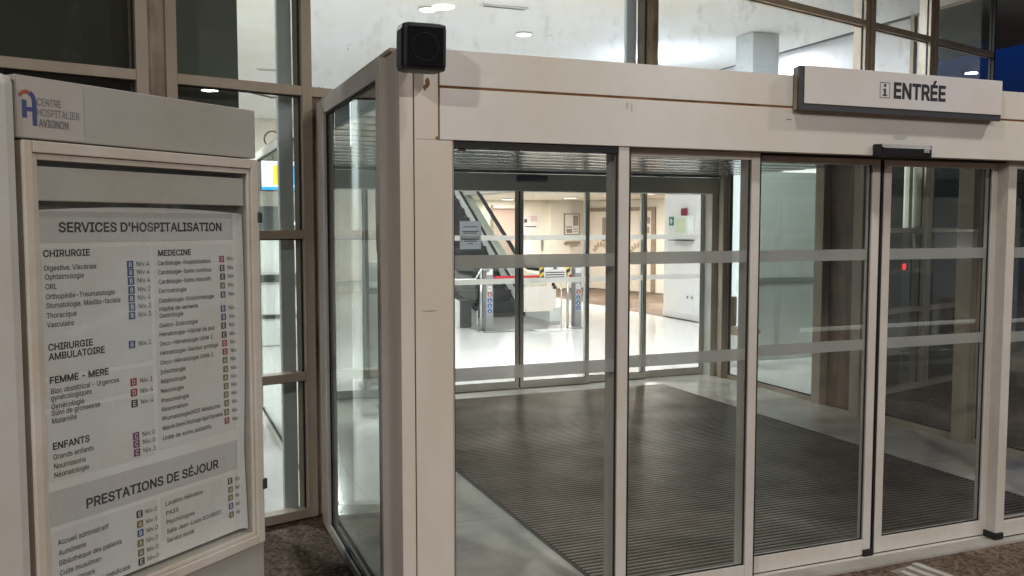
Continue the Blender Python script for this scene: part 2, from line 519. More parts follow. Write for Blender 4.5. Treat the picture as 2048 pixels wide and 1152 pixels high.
def put_text(bm, s, x, z, h, y, w=None, bold=0.0, axis='x', slant=0.0):
    """Writing on a vertical face: x along the face, z up, y the depth of the ink. axis 'y' writes on a face of constant x."""
    vs, fs, wid = text_geo(s, bold)
    sx = (w / wid) if w else h
    nv = []
    for a, b in vs:
        X = x + a * sx; Z = z + b * h + slant * a * sx
        nv.append(bm.verts.new((X, y, Z) if axis == 'x' else (y, x - a * sx, Z)))
    for f in fs:
        try: bm.faces.new([nv[i] for i in f])
        except ValueError: pass

def quad(bm, x0, x1, z0, z1, y):
    v = [bm.verts.new(p) for p in ((x0, y, z0), (x1, y, z0), (x1, y, z1), (x0, y, z1))]
    bm.faces.new(v)

def area(name, loc, size, power, col, parent=None, rot=(0, 0, 0), size_y=None, shape=None, spread=None):
    d = bpy.data.lights.new(name, 'AREA')
    d.energy = power; d.color = col; d.size = size
    if shape: d.shape = shape
    elif size_y: d.shape = 'RECTANGLE'; d.size_y = size_y
    if spread: d.spread = spread
    o = bpy.data.objects.new(name, d); C.objects.link(o)
    o.location = loc; o.rotation_euler = rot
    if parent: o.parent = parent
    return o

# ------------------------------------------------------------------ ground and floors
XL, XR, YF, YB = 0.93, 6.07, 3.65, 8.90          # vestibule: left, right, front, back
CW_A = math.atan(0.287)                           # the facade stands 16 degrees askew to the vestibule
CW0 = (0.69, 5.37)
def cwp(u, d=0.0):
    return (CW0[0] + u * math.cos(CW_A) - d * math.sin(CW_A), CW0[1] + u * math.sin(CW_A) + d * math.cos(CW_A))

bm = BM(); box(bm, -60, 60, -60, 60, -0.3, -0.012)
struct(obj('ground', bm, 'ground'))
bm = BM(); box(bm, -60, 60, -40, -9.5, -0.28, -0.006)
struct(obj('road', bm, 'asphalt'))
bm = BM(); prism(bm, [cwp(-7, .02), cwp(8.66, .02), (9.05, 26), (14, 26), (14, 27), (-12, 27)], -0.2, -0.003)
struct(obj('hall_floor', bm, 'hallfloor'))
bm = BM(); box(bm, XL + .02, XR - .02, YF - .02, YB + .05, -0.1, 0.003)
struct(obj('vestibule_floor', bm, 'marble'))
bm = BM(); box(bm, XL - .02, XR + .1, 3.53, YF - .021, -0.1, 0.002, 0.002)
struct(obj('threshold', bm, 'threshold'))

# entrance mat
t = thing('entrance_mat', 'large dark ribbed entrance mat set in the pale marble floor inside the sliding doors', 'mat', (0, 0, 0.003))
bm = BM(); box(bm, 1.972, 5.15, 3.74, 8.5, 0.001, 0.005)
obj('mat_base', bm, 'matbase', t)
bm = BM()
y = 3.76
while y < 8.48:
    extrude_profile(bm, [(y, .0052), (y + .003, .0095), (y + .017, .0095), (y + .020, .0052)], 'x', 1.98, 5.142)
    y += 0.041
obj('scraper_bar', bm, 'matbar', t)
bm = BM()
box(bm, 1.962, 1.9715, 3.73, 8.51, .0005, .0085); box(bm, 5.1505, 5.16, 3.73, 8.51, .0005, .0085); box(bm, 1.972, 5.15, 8.5005, 8.51, .0005, .0085)
obj('edge_trim', bm, 'steel_dark', t)

# tactile pad on the ground outside the doors
t = thing('tactile_pad', 'clear plastic guidance pad with three white bars on brown ground before the doors', 'guide pad', (3.60, 3.28, -0.012), R(8))
bm = BM(); box(bm, -.13, .11, -.20, .20, 0, .004, .001); obj('pad_sheet', bm, 'pad', t)
for i in range(3):
    bm = BM(); box(bm, -.105 + i * .075, -.07 + i * .075, -.18, .16 + .02 * i, .0045, .011, .002); obj('raised_bar', bm, 'stripe_white', t)

# ------------------------------------------------------------------ vestibule shell
V = thing('entrance_vestibule', 'cream framed glass entrance box with wide header projecting from the hospital facade', 'vestibule')
# front corner posts
for sx in (-1, 1):
    def X(x): return x if sx < 0 else 7.0 - x
    bm = BM()
    box(bm, X(.917), X(.9725), 3.508, 3.72, 0, 2.448, .002)
    obj('corner_post', bm, 'post', V)
    bm = BM(); box(bm, X(.9765), X(1.134), 3.5045, 3.86, 0, 2.0905, .002)
    obj('corner_post', bm, 'post', V)
    bm = BM(); box(bm, X(.9765), X(1.0755), 3.5045, 3.86, 2.091, 2.45, .002)
    obj('corner_post', bm, 'post', V)
    bm = BM(); box(bm, X(.9727), X(.9763), 3.512, 3.70, 0, 2.44); obj('joint_line', bm, 'rubber', V)
# header fascia, two boards with a rusty joint between
bm = BM(); box(bm, 1.08, 5.92, 3.50, 3.56, 2.3065, 2.45, .002); box(bm, 1.081, 5.919, 3.501, 3.56, 2.092, 2.2965, .002)
obj('header_fascia', bm, 'fascia', V)
bm = BM(); box(bm, 1.0815, 5.918, 3.5045, 3.555, 2.2965, 2.3065); obj('header_joint', bm, 'groove', V)
bm = BM(); box(bm, 1.0765, 1.0805, 3.504, 3.549, 2.095, 2.448); obj('header_joint', bm, 'groove', V)
def stain(pts, y, mat):
    bm = BM(); bm.faces.new([bm.verts.new((x, y, z)) for x, z in pts]); obj('rust_stain', bm, mat, V)
def blob(cx, cz, rx, rz, seed, n=22):
    rr = random.Random(seed)
    return [(cx + rx * (0.75 + .4 * rr.random()) * math.cos(2 * math.pi * k / n), cz + rz * (0.75 + .4 * rr.random()) * math.sin(2 * math.pi * k / n)) for k in range(n)]
stain(blob(1.032, 2.315, .010, .020, 3), 3.5038, 'groove')
stain(blob(1.020, 2.296, .007, .012, 5), 3.5038, 'groove')
stain(blob(1.072, 2.098, .012, .007, 8), 3.5038, 'groove')
stain(blob(1.035, 1.403, .035, .0016, 9), 3.5038, 'scuff')
stain(blob(2.79, 2.245, .018, .0015, 12), 3.4995, 'scuff')
stain(blob(1.93, 2.268, .006, .016, 14), 3.4998, 'smudge')
stain(blob(1.952, 2.262, .004, .020, 15), 3.4998, 'smudge')
stain(blob(3.47, 2.185, .05, .012, 16), 3.4998, 'smudge')
bm = BM(); box(bm, 1.15, 5.85, 3.562, 3.92, 2.11, 2.40); obj('door_track_housing', bm, 'inner', V)
bm = BM(); box(bm, 1.147, 5.853, 3.600, 3.78, 2.085, 2.1095); obj('door_track', bm, 'rubber', V)
bm = BM(); box(bm, .935, 6.065, 3.57, 8.98, 2.41, 2.444); obj('roof', bm, 'beige', V)
# ceiling of long metal slats
bm = BM()
y = 3.93
while y < 8.55:
    extrude_profile(bm, [(y, 2.318), (y + .006, 2.298), (y + .05, 2.294), (y + .30, 2.300), (y + .312, 2.318)], 'x', .99, 6.02); y += .335
obj('slat_ceiling', bm, 'slat', V)
bm = BM(); box(bm, .98, 6.03, 3.925, 8.62, 2.322, 2.40); obj('ceiling_void', bm, 'rubber', V)
# back header
bm = BM(); box(bm, .98, 6.04, 8.79, 9.06, 2.105, 2.285, .003); obj('back_header', bm, 'inner', V)
bm = BM(); box(bm, .98, 6.04, 8.70, 8.80, 2.288, 2.33); obj('ceiling_edge_trim', bm, 'rubber', V)

def side_wall(x, inward, stiles, panes, mat, gmat, top=(2.365, 2.445), bot=(0.0, .045), yr=(3.62, 5.25)):
    for (y0, y1) in stiles:
        bm = BM(); box(bm, x - .028, x + .028, y0, y1, bot[0], top[1], .003); obj('side_stile', bm, mat, V)
    for (y0, y1) in panes:
        bm = BM(); box(bm, x - .026, x + .026, y0, y1, top[0], top[1] - .001, .002); obj('top_rail', bm, mat, V)
        bm = BM(); box(bm, x - .026, x + .026, y0, y1, bot[0], bot[1], .002); obj('bottom_rail', bm, mat, V)
        bm = BM(); box(bm, x - .004, x + .004, y0 - .004, y1 + .004, bot[1] - .004, top[0] + .004)
        g = obj('side_pane', bm, gmat, V)
        bm = BM()
        for s in (-1, 1):
            box(bm, x + s * .0045, x + s * .012, y0 + .0005, y0 + .011, bot[1] + .0005, top[0] - .0005)
            box(bm, x + s * .0045, x + s * .012, y1 - .011, y1 - .0005, bot[1] + .0005, top[0] - .0005)
            box(bm, x + s * .0045, x + s * .012, y0 + .0115, y1 - .0115, bot[1] + .0005, bot[1] + .010)
            box(bm, x + s * .0045, x + s * .012, y0 + .0115, y1 - .0115, top[0] - .010, top[0] - .0005)
        obj('gasket', bm, 'rubber', g)
# left wall: outside part, then the part inside the hall
side_wall(XL - .012, 1, [(3.73, 3.80), (5.06, 5.25)], [(3.80, 5.06)], 'leaf', 'side_glass')
side_wall(XL - .012, 1, [(5.62, 5.72), (8.75, 8.98)], [(5.72, 8.75)], 'inner', 'side_glass', top=(2.34, 2.40))
# right wall
side_wall(XR + .012, -1, [(3.63, 3.84), (5.25, 5.44), (6.44, 6.60)], [(3.84, 5.25), (5.44, 6.44)], 'beige', 'side_glass')
side_wall(XR + .012, -1, [(6.97, 7.11), (8.60, 8.98)], [(7.11, 8.60)], 'beige', 'side_glass')
bm = BM(); box(bm, XR + .002, XR + .03, 6.601, 6.969, 0, 2.44); obj('infill_panel', bm, 'brownpanel', V)
for (y0, y1) in ((5.27, 5.42), (6.46, 6.58), (6.98, 7.10), (8.62, 8.70)):
    bm = BM(); box(bm, XR - .075, XR - .017, y0, y1, 0.003, 2.30, .004); obj('inner_post', bm, 'beige', V)
bm = BM(); box(bm, .905, .955, 3.61, 5.27, 2.446, 2.462, .002); obj('roof_edge_cap', bm, 'beige', V)
bm = BM(); box(bm, .962, 1.0, 3.70, 5.20, .0035, .05); obj('inner_plinth', bm, 'leaf', V)

# ------------------------------------------------------------------ sliding doors
def leaf(label, x0, x1, y0, mat='leaf', th=.045, zt=2.088, strip='strip', lz=(1.097, 1.153), hz=(1.565, 1.622), sl=.05, sr=.05,
         seal=None, gmat='glass', rail=.088, top=.035, name='sliding_door', foot=None, top_mat=None):
    t = thing(name, label, 'door', ((x0 + x1) / 2, y0, 0.004))
    ox = (x0 + x1) / 2
    a, b = x0 - ox, x1 - ox
    bm = BM()
    box(bm, a, a + sl, 0, th, 0.006, zt, .003); obj('stile', bm, mat, t)
    bm = BM(); box(bm, b - sr, b, 0, th, 0.006, zt, .003); obj('stile', bm, mat, t)
    bm = BM(); box(bm, a + sl + .0005, b - sr - .0005, .001, th - .001, 0.006, rail, .002); obj('bottom_rail', bm, mat, t)
    bm = BM(); box(bm, a + sl + .0005, b - sr - .0005, .001, th - .001, zt - top, zt, .002); obj('top_rail', bm, top_mat or mat, t)
    bm = BM(); box(bm, a + sl - .005, b - sr + .005, th / 2 - .004, th / 2 + .004, rail - .005, zt - top + .005)
    g = obj('glass_pane', bm, gmat, t)
    for z0, z1 in (lz, hz):
        bm = BM(); box(bm, a + sl + .002, b - sr - .002, th / 2 - .0062, th / 2 - .0052, z0, z1); obj('safety_strip', bm, strip, g)
    bm = BM()
    yf = th / 2 - .012
    box(bm, a + sl, a + sl + .006, yf, th / 2 - .0066, rail, zt - top); box(bm, b - sr - .008, b - sr, yf, th / 2 - .0066, rail, zt - top)
    box(bm, a + sl + .0065, b - sr - .0085, yf, th / 2 - .0066, rail, rail + .007)
    obj('gasket', bm, 'rubber', g)
    bm = BM(); box(bm, a + .002, b - .002, .006, th - .006, -0.001, .0055); obj('brush_seal', bm, 'rubber', t)
    if seal:
        bm = BM()
        if seal > 0: box(bm, b + .0005, b + seal, .004, th - .004, .008, zt)
        else: box(bm, a + seal, a - .0005, .004, th - .004, .008, zt)
        obj('edge_seal', bm, 'rubber', t)
    if foot:
        bm = BM()
        if foot > 0: box(bm, b - .05, b + .012, -.012, th, -.001, .035, .003)
        else: box(bm, a - .012, a + .05, -.012, th, -.001, .035, .003)
        obj('guide_block', bm, 'rubber', t)
    return t

leaf('leftmost front door leaf, fixed beside the thick cream post, frosted strips across it', 1.137, 1.950, 3.512, sl=.005, sr=.052, seal=.010, top=.03, top_mat='rubber')
leaf('second front door leaf from the cream post, frosted strips, between two pairs of doubled stiles', 1.893, 2.692, 3.578, sr=.048, seal=.010, hz=(1.568, 1.624))
leaf('front door leaf left of the black meeting gap at the middle of the entrance', 2.662, 3.493, 3.648, seal=.009, foot=1)
leaf('front door leaf right of the black meeting gap, directly under the black sensor', 3.520, 4.330, 3.648, seal=-.012)
leaf('front door leaf at the right picture edge whose thick left stile ends in a black foot', 4.318, 5.11, 3.578, sl=.062, th=.085, foot=-1)
leaf('fixed end leaf of the front doors beyond the right picture edge', 5.05, 5.852, 3.512)
# inner set of doors at the hall
bk = dict(mat='inner', strip='strip_back', hz=(1.585, 1.638), lz=(1.125, 1.182), zt=2.118, top=.022, rail=.075, th=.04, sl=.032, sr=.032)
leaf('leftmost leaf of the inner doors, white notice sheets taped to its glass', 1.05, 1.99, 8.95, **bk)
leaf('inner door leaf second from the left, in front of the escalator foot', 1.96, 2.80, 8.90, **bk)
leaf('inner door leaf left of the dark meeting stiles, grey notice taped to its glass', 2.78, 3.598, 8.85, seal=.006, **bk)
leaf('inner door leaf right of the dark meeting stiles, in front of the red strap barrier', 3.616, 4.43, 8.85, seal=-.006, **bk)
leaf('inner door leaf second from the right, in front of the lift doors', 4.40, 5.175, 8.90, **bk)
leaf('rightmost inner door leaf, in front of the wall with the defibrillator', 5.13, 5.965, 8.95, **bk)
for a, b in ((5.968, 6.053), (.985, 1.047)):
    bm = BM(); box(bm, a, b, 8.80, 9.02, 0.003, 2.104, .003); obj('back_post', bm, 'inner', V)

# ------------------------------------------------------------------ things fixed on the vestibule front
t = thing('door_sensor', 'black bar shaped motion sensor under the header right of the meeting gap', 'sensor', (3.46, 3.50, 2.113))
bm = BM(); extrude_profile(bm, [(-.001, -.03), (-.03, -.034), (-.058, -.022), (-.062, .012), (-.05, .03), (-.001, .034)], 'x', -.155, .155)
obj('sensor_body', bm, 'black', t)
bm = BM()
for k in range(3): box(bm, .105, .14, -.0645, -.0605, -.004 + k * .007, -.0005 + k * .007)
obj('maker_plate', bm, 'white_plastic', t)
for a in (-.163, .1555):
    bm = BM(); box(bm, a, a + .0075, -.055, -.001, -.028, .03, .002); obj('end_cap', bm, 'rubber', t)
t = thing('door_sensor', 'black motion sensor on the grey header over the inner doors', 'sensor', (3.71, 8.79, 2.235))
bm = BM(); extrude_profile(bm, [(-.001, -.03), (-.03, -.034), (-.058, -.022), (-.062, .012), (-.05, .03), (-.001, .034)], 'x', -.16, .16); obj('sensor_body', bm, 'black', t)
for a in (-.168, .1605):
    bm = BM(); box(bm, a, a + .0075, -.055, -.001, -.028, .03, .002); obj('end_cap', bm, 'rubber', t)

# entrance sign
t = thing('entrance_sign', 'white ENTRÉE sign with dark grey edges mounted on the cream header', 'sign', (2.805, 3.50, 2.285))
bm = BM(); box(bm, 0, 1.285, -.05, -.0335, 0, .203, .002); obj('sign_back', bm, 'sign_grey', t)
bm = BM(); box(bm, .028, 1.284, -.054, -.0505, .031, .2045, .001); obj('sign_face', bm, 'sign_white', t)
for a in (.004, 1.25):
    bm = BM(); box(bm, a, a + .028, -.033, -.001, .004, .199); obj('mounting_bracket', bm, 'beige_dark', t)
bm = BM()
put_text(bm, 'ENTRÉE', .562, .083, .071, -.0552, w=.335, bold=.028)
obj('lettering', bm, 'sign_ink', t)
bm = BM()
box(bm, .5015, .5125, -.0556, -.0552, .0945, .1225); cyl(bm, (.507, -.0556, .139), (.507, -.0552, .139), .0075, .0075, 14)
box(bm, .493, .521, -.0556, -.0552, .089, .0945); box(bm, .4955, .5013, -.0556, -.0552, .117, .1225)
obj('information_sign', bm, 'sign_ink', t)
bm = BM()
for a in ((.476, .538, .079, .081), (.476, .538, .151, .153), (.476, .478, .081, .151), (.536, .538, .081, .151)): box(bm, a[0], a[1], -.0556, -.0552, a[2], a[3])
obj('pictogram_border', bm, 'sign_ink', t)

# loudspeaker over the corner post
t = thing('loudspeaker', 'black rounded box loudspeaker bolted above the corner post of the entrance', 'loudspeaker', (.958, 3.33, 2.412), R(-4))
t.rotation_euler = (R(4), 0, R(-2))
bm = BM(); box(bm, -.086, .086, -.06, .07, -.089, .089, .026); obj('cabinet', bm, 'black', t)
bm = BM(); box(bm, -.068, .068, -.0645, -.0585, -.072, .072, .004); obj('grille', bm, 'grille', t)
bm = BM()
tube(bm, [(.05 * math.cos(a), -.0645, .05 * math.sin(a)) for a in [2 * math.pi * q / 32 for q in range(33)]], .001, 6); obj('cone_ring', bm, 'black', t)
bm = BM(); box(bm, -.02, .02, .0705, .225, -.02, .02, .003); box(bm, -.045, .045, .20, .219, -.06, .06, .003); obj('wall_bracket', bm, 'steel_dark', t)
t = thing('roof_beacon', 'small dark dome on the vestibule roof behind the loudspeaker', 'beacon', (1.19, 3.75, 2.445))
bm = BM(); cyl(bm, (0, 0, 0), (0, 0, .022), .072, .068); cyl(bm, (0, 0, .0221), (0, 0, .036), .055, .035); obj('dome', bm, 'steel_dark', t)
t = thing('door_catch', 'small black catch hanging under the header beside the corner post', 'catch', (1.185, 3.53, 2.09))
bm = BM(); box(bm, -.03, .03, -.012, .012, -.008, .001, .001); box(bm, -.012, .008, -.01, .01, -.03, -.0085, .002); box(bm, -.018, .014, -.01, .01, -.038, -.0305, .002); obj('catch_body', bm, 'black', t)

# ------------------------------------------------------------------ glass facade (runs askew behind the vestibule)
F = thing('glass_facade', 'beige framed glass curtain wall of the hospital hall, partly lit from within', 'facade', (CW0[0], CW0[1], 0), CW_A)
ZT = 4.40
TR = [(0.0, .055), (.83, .88), (1.67, 1.72), (2.50, 2.555), (3.67, 3.73)]
def mull(u0, u1, z0=0.0, d=.10, mat='beige'):
    bm = BM(); box(bm, u0, u1, -.03, d, z0, ZT, .003); obj('mullion', bm, mat, F)
def trans(u0, u1, idx, mat='beige'):
    for i in idx:
        z0, z1 = TR[i]
        bm = BM(); box(bm, u0 + .0005, u1 - .0005, -.028, .06, z0, z1, .003); obj('transom', bm, mat, F)
def panes(u0, u1, idx, gm='cw_glass'):
    zs = [TR[i] for i in idx] + [(ZT, ZT)]
    for (a0, a1), (b0, b1) in zip(zs, zs[1:]):
        bm = BM(); box(bm, u0 - .004, u1 + .004, .012, .020, a1 - .004, b0 + .004)
        g = obj('pane', bm, gm if a1 < 2.4 else ('dirty_glass' if u0 > -.5 and u1 < 7.3 else gm), F)
        bm = BM()
        box(bm, u1 - .010, u1 - .0005, .002, .0115, a1 + .0005, b0 - .0005); box(bm, u0 + .0005, u0 + .008, .002, .0115, a1 + .0005, b0 - .0005)
        box(bm, u0 + .0085, u1 - .0105, .002, .0115, b0 - .008, b0 - .0005)
        obj('gasket', bm, 'rubber', g)
# left double mullion: two caps and a sunk middle
mull(-.784, -.722); mull(-.632, -.574)
bm = BM(); box(bm, -.7215, -.6325, -.012, .09, 0, ZT, .002); obj('mullion', bm, 'beige_dark', F)
mull(.136, .198)
bm = BM(); box(bm, .1985, .31, -.004, .08, 0, 2.4995, .002); obj('corner_infill', bm, 'beige_dark', F)
bm = BM(); box(bm, .23, .262, -.016, -.0045, 0, 2.44, .002); obj('corner_infill', bm, 'beige', F)
ALL = [0, 1, 2, 3, 4]
for a, b in ((-3.6, -2.2), (-2.14, -.784)): trans(a, b, ALL); panes(a, b, ALL)
mull(-2.2, -2.14); mull(-3.66, -3.6)
trans(-.574, .136, ALL); panes(-.574, .136, ALL)
UP = [3, 4]
mull(3.01, 3.11, 2.50, mat='beige_dark')
trans(.198, 3.01, UP); panes(.198, 3.01, UP)
trans(3.11, 6.0, UP); panes(3.11, 6.0, UP)
mull(6.0, 6.07, mat='beige'); mull(6.115, 6.18, mat='beige')
bm = BM(); box(bm, 6.0705, 6.1145, -.012, .09, 0, ZT); obj('mullion', bm, 'beige_dark', F)
bm = BM(); box(bm, 5.62, 5.9995, -.004, .06, 0, 2.4995, .002); obj('corner_infill', bm, 'brownpanel', F)
trans(6.18, 7.23, ALL); panes(6.18, 7.23, ALL)
mull(7.23, 7.30); mull(7.34, 7.40)
bm = BM(); box(bm, 7.3005, 7.3395, -.012, .09, 0, ZT); obj('mullion', bm, 'beige_dark', F)
trans(7.40, 8.66, ALL); panes(7.40, 8.66, ALL)
bm = BM(); box(bm, 8.66, 8.69, -.03, .03, 0, ZT); obj('corner_edge', bm, 'rubber', F)
# glass return at the right end of the building
a = -CW_A
FR = thing('glass_return', 'dark glass end wall closing the right corner of the hospital hall', 'facade', (9.05, 7.92, 0))
bm = BM(); box(bm, -.004, .004, .02, 1.0, .06, ZT - .02); obj('pane', bm, 'cw_glass', FR)
for z0, z1 in ((0, .0595), (2.50, 2.555), (ZT - .0195, ZT)):
    bm = BM(); box(bm, -.03, .03, .02, 1.0, z0, z1); obj('transom', bm, 'beige', FR)
bm = BM(); box(bm, -.03, .03, 1.001, 1.06, 0, ZT); obj('end_post', bm, 'beige', FR)

# ------------------------------------------------------------------ canopy outside
t = thing('entrance_canopy', 'dark flat canopy over the forecourt in front of the glass facade', 'canopy', (0, 0, 4.41))
bm = BM()
prism(bm, [(-9, -9), (12, -9), (12, 15), (9.2, 15), cwp(8.7, -.035), cwp(-9.5, -.035)], 0, .35)
obj('soffit_slab', bm, 'canopy', t)
for i, (x, y, p, sz) in enumerate(((2.0, 2.25, 20, .20), (5.7, 2.35, 62, .24), (8.13, -5.7, 260, .3), (2.5, -3.2, 290, .3), (-3.2, -1.2, 280, .28))):
    lt = thing('canopy_lamp', ['round canopy downlight just in front of the left half of the sliding doors', 'round canopy downlight in front of the ENTRÉE sign', 'round canopy downlight far out at the right end of the forecourt', 'round canopy downlight over the middle of the forecourt', 'round canopy downlight left of the information totem'][i], 'lamp', (x, y, 4.405), group='canopy downlights')
    bm = BM(); cyl(bm, (0, 0, -.03), (0, 0, .004), .17, .17, 28); obj('ring', bm, 'steel', lt)
    bm = BM(); cyl(bm, (0, 0, -.035), (0, 0, -.0305), .14, .14, 28); obj('lens', bm, 'canopy_lamp', lt)
    area('lamp_light', (0, 0, -.04), sz, p, (1.0, .955, .905), lt, shape='DISK')
for k, x in enumerate((-7.5, 11.0)):
    bm = BM(); cyl(bm, (x, -8, -.012), (x, -8, 4.41), .16, .16, 24)
    tag(obj('canopy_column', bm, 'canopy'), ['round canopy column at the left of the forecourt', 'round canopy column at the right of the forecourt'][k], 'column')

# ------------------------------------------------------------------ hall building: ceiling, walls
bm = BM(); prism(bm, [cwp(-7, .11), cwp(8.68, .11), (9.3, 26), (14, 26), (14, 27), (-12, 27)], 4.405, 4.6)
struct(obj('hall_ceiling', bm, 'ceiling'))
t = thing('side_wall', 'white hall wall with a defibrillator cabinet, right of the inner doors', 'wall', (9.17, 8.98, 0))
bm = BM(); box(bm, 0, .2, 0, 6.14, 0, 4.45); obj('wall_face', bm, 'white_wall', t)
bm = BM(); box(bm, -.015, -.0005, 0, 6.14, 0, .13, .003); obj('skirting', bm, 'white_wall', t)
t = thing('lift_wall', 'cream wall with two lift doors behind the white hall wall', 'wall')
bm = BM(); prism(bm, [(11.25, 22.8), (12.05, 20.2), (12.3, 18.5), (12.6, 18.5), (12.4, 20.3), (11.6, 22.9)], 0, 2.42); obj('wall_face', bm, 'cream_wall', t)
t = thing('back_wall', 'cream far wall of the lift lobby carrying a notice board', 'wall', (0, 22.8, 0))
bm = BM(); box(bm, 9.32, 11.24, 0, .2, 0, 2.42); box(bm, 7.6, 8.48, 0, .2, 0, 2.42); box(bm, 8.4801, 9.3199, 0, .2, 2.2, 2.42); box(bm, 10.15, 10.75, -.12, -.0005, 0, 2.42, .004); obj('wall_face', bm, 'cream_wall', t)
bm = BM(); box(bm, 8.4801, 9.3199, .2, .26, 0, 2.2); obj('recess_door', bm, 'pinkdoor', t)
bm = BM(); box(bm, 8.44, 8.52, -.03, -.0005, 0, 2.28, .003); box(bm, 9.28, 9.36, -.03, -.0005, 0, 2.28, .003); obj('door_frame', bm, 'liftframe', t)
bm = BM(); box(bm, 6.9, 14, 15.6, 24, 2.425, 2.6)
struct(obj('lobby_ceiling', bm, 'cream_wall'))
t = thing('lobby_bulkhead', 'cream wall over the lift lobby under the hall ceiling', 'wall')
bm = BM(); box(bm, 6.9, 9.169, 15.4, 15.599, 2.43, 4.40); box(bm, 6.7, 6.899, 15.4, 23, 2.43, 4.40); obj('wall_face', bm, 'cream_wall', t)
t = thing('far_wall', 'cream far wall of the hall left of the escalator', 'wall')
bm = BM(); box(bm, -11, 7.59, 23.5, 23.7, 0, 4.40); obj('wall_face', bm, 'cream_wall', t)
t = thing('left_wall', 'white wall closing the left side of the hall', 'wall')
bm = BM(); box(bm, -4.2, -4.0, 4.6, 23.49, 0, 4.40); obj('wall_face', bm, 'white_wall', t)
# blinds / partitions behind the left panes, added sheets behind the right ones
t = thing('blind', 'dark olive blind behind the far left panes of the glass facade', 'blind', (CW0[0], CW0[1], 0), CW_A)
bm = BM(); box(bm, -4.0, -.70, .16, .18, 0.0, 4.39); obj('blind_cloth', bm, 'olive', t)
t = thing('partition', 'grey green panel behind the pane above the information totem', 'partition', (CW0[0], CW0[1], 0), CW_A)
bm = BM(); box(bm, -.66, -.17, .16, .20, 0.0, 4.39); obj('panel_board', bm, 'greygreen', t)
t = thing('partition', 'added pale grey green board, a milky divider behind the glass right of the vestibule', 'partition', (7.12, 9.6, 0))
bm = BM(); box(bm, 0, .98, 0, .04, .0, 2.43, .004); obj('panel_board', bm, 'haze', t)  # board colour imitates the milky reflection in the side glass
bm = BM(); box(bm, .985, 1.98, 0, .04, .0, 2.43, .004); obj('panel_board', bm, 'haze', t)
bm = BM(); box(bm, -.02, 2.0, -.02, -.0005, 1.02, 1.07, .003); obj('board_rail', bm, 'greygreen', t)
t = thing('blind', 'added dark sheet for the unlit hall behind the low pane right of the brown facade columns', 'blind', (CW0[0], CW0[1], 0), CW_A)
bm = BM(); box(bm, 6.19, 7.13, .16, .18, 0.0, 2.49); obj('blind_cloth', bm, 'olive', t)  # dark sheet added where the hall behind the pane is unlit
t = thing('blind', 'added half height grey green sheet dimming the view behind the facade pane at the right', 'blind', (CW0[0], CW0[1], 0), CW_A)
bm = BM(); box(bm, 7.135, 7.46, .16, .18, 0.0, 1.70); obj('blind_cloth', bm, 'greygreen', t)  # added so the lower part of the lit strip stays dim
t = thing('blind', 'added dark slate sheet blocking hall light behind the last low pane at the right end of the facade', 'blind', (CW0[0], CW0[1], 0), CW_A)
bm = BM(); box(bm, 7.465, 8.60, .16, .18, 0.0, 2.49); obj('blind_cloth', bm, 'slate', t)  # added to block bright hall reflections in the end bay
# columns
for a, b, z in ((.045, .134, 0), (2.90, 3.005, 2.5)):
    bm = BM(); box(bm, a, b, .105, .135, z, 4.39, .004); obj('jamb_panel', bm, 'bluecol', F)
bm = BM(); box(bm, 7.74, 8.18, 10.5, 10.9, 0, 4.40, .012)
tag(obj('column', bm, 'bluecol'), 'pale blue column rising behind the upper panes right of centre', 'column')
bm = BM(); box(bm, -.16, .10, 8.1, 8.36, 0, 4.40, .012)
tag(obj('column', bm, 'bluecol'), 'slim pale blue column in the left of the hall, mirrored in the vestibule side glass', 'column')
t = thing('light_box', 'blue white glowing panel hanging at the left of the hall, mirrored in side glass', 'light box', (-.6, 12.6, 2.85))
bm = BM(); box(bm, -.32, .32, .003, .08, -.03, .63, .006); obj('housing', bm, 'white_plastic', t)
bm = BM(); box(bm, -.30, .30, -.001, .0025, 0, .60); obj('glow_panel', bm, 'scr_glow', t)
bm = BM(); cyl(bm, (-.2, .04, .6301), (-.2, .04, 1.55), .012); cyl(bm, (.2, .04, .6301), (.2, .04, 1.55), .012); obj('hanger', bm, 'steel', t)

# ceiling lamps and vents of the hall
def downlight(x, y, z, label, p, r=.13, mat='lamp', col=(.94, .97, 1), group='round downlights in the hall ceiling', spread=None):
    lt = thing('downlight', label, 'ceiling light', (x, y, z), group=group)
    bm = BM()
    cyl(bm, (0, 0, -.018), (0, 0, .003), r + .025, r + .02, 28); obj('ring', bm, 'white_plastic', lt)
    bm = BM(); cyl(bm, (0, 0, -.022), (0, 0, -.0185), r, r, 28); obj('diffuser', bm, mat, lt)
    if p: area('downlight_light', (0, 0, -.03), r * 2, p, col, lt, shape='DISK', spread=spread)
downlight(3.21, 10.88, 4.40, 'bright round ceiling light near the top edge, above the loudspeaker', 100, .095)
downlight(4.86, 11.78, 4.40, 'bright round ceiling light right of the loudspeaker', 115, .095)
downlight(-.9, 8.8, 4.40, 'added round ceiling light over the far left of the hall, hidden above the blind', 170)  # unseen light, added to brighten the left of the hall
downlight(4.7, 8.7, 4.40, 'added round ceiling light over the vestibule roof, above the picture edge', 115)  # added out of view to light the hall
downlight(.9, 9.5, 4.40, 'added round ceiling light over the left of the vestibule, above the picture edge', 150)  # extra light out of view, added for the left hall
downlight(3.5, 19.5, 4.40, 'added round ceiling light deep in the hall left of the escalator', 230)  # added to brighten the depth of the hall
downlight(6.2, 8.25, 4.40, 'added round ceiling light over the right end of the vestibule, above the picture edge', 110)  # added out of view to light the column and upper panes
downlight(8.52, 11.45, 4.40, 'added round ceiling light hidden behind the pale blue column right of centre', 70)  # hidden light, added for the upper right bays
downlight(8.55, 21.8, 2.42, 'oval looking lobby light behind the escalator handrail', 100, .15, 'lampwarm', (1, .95, .89), 'lobby ceiling lights')
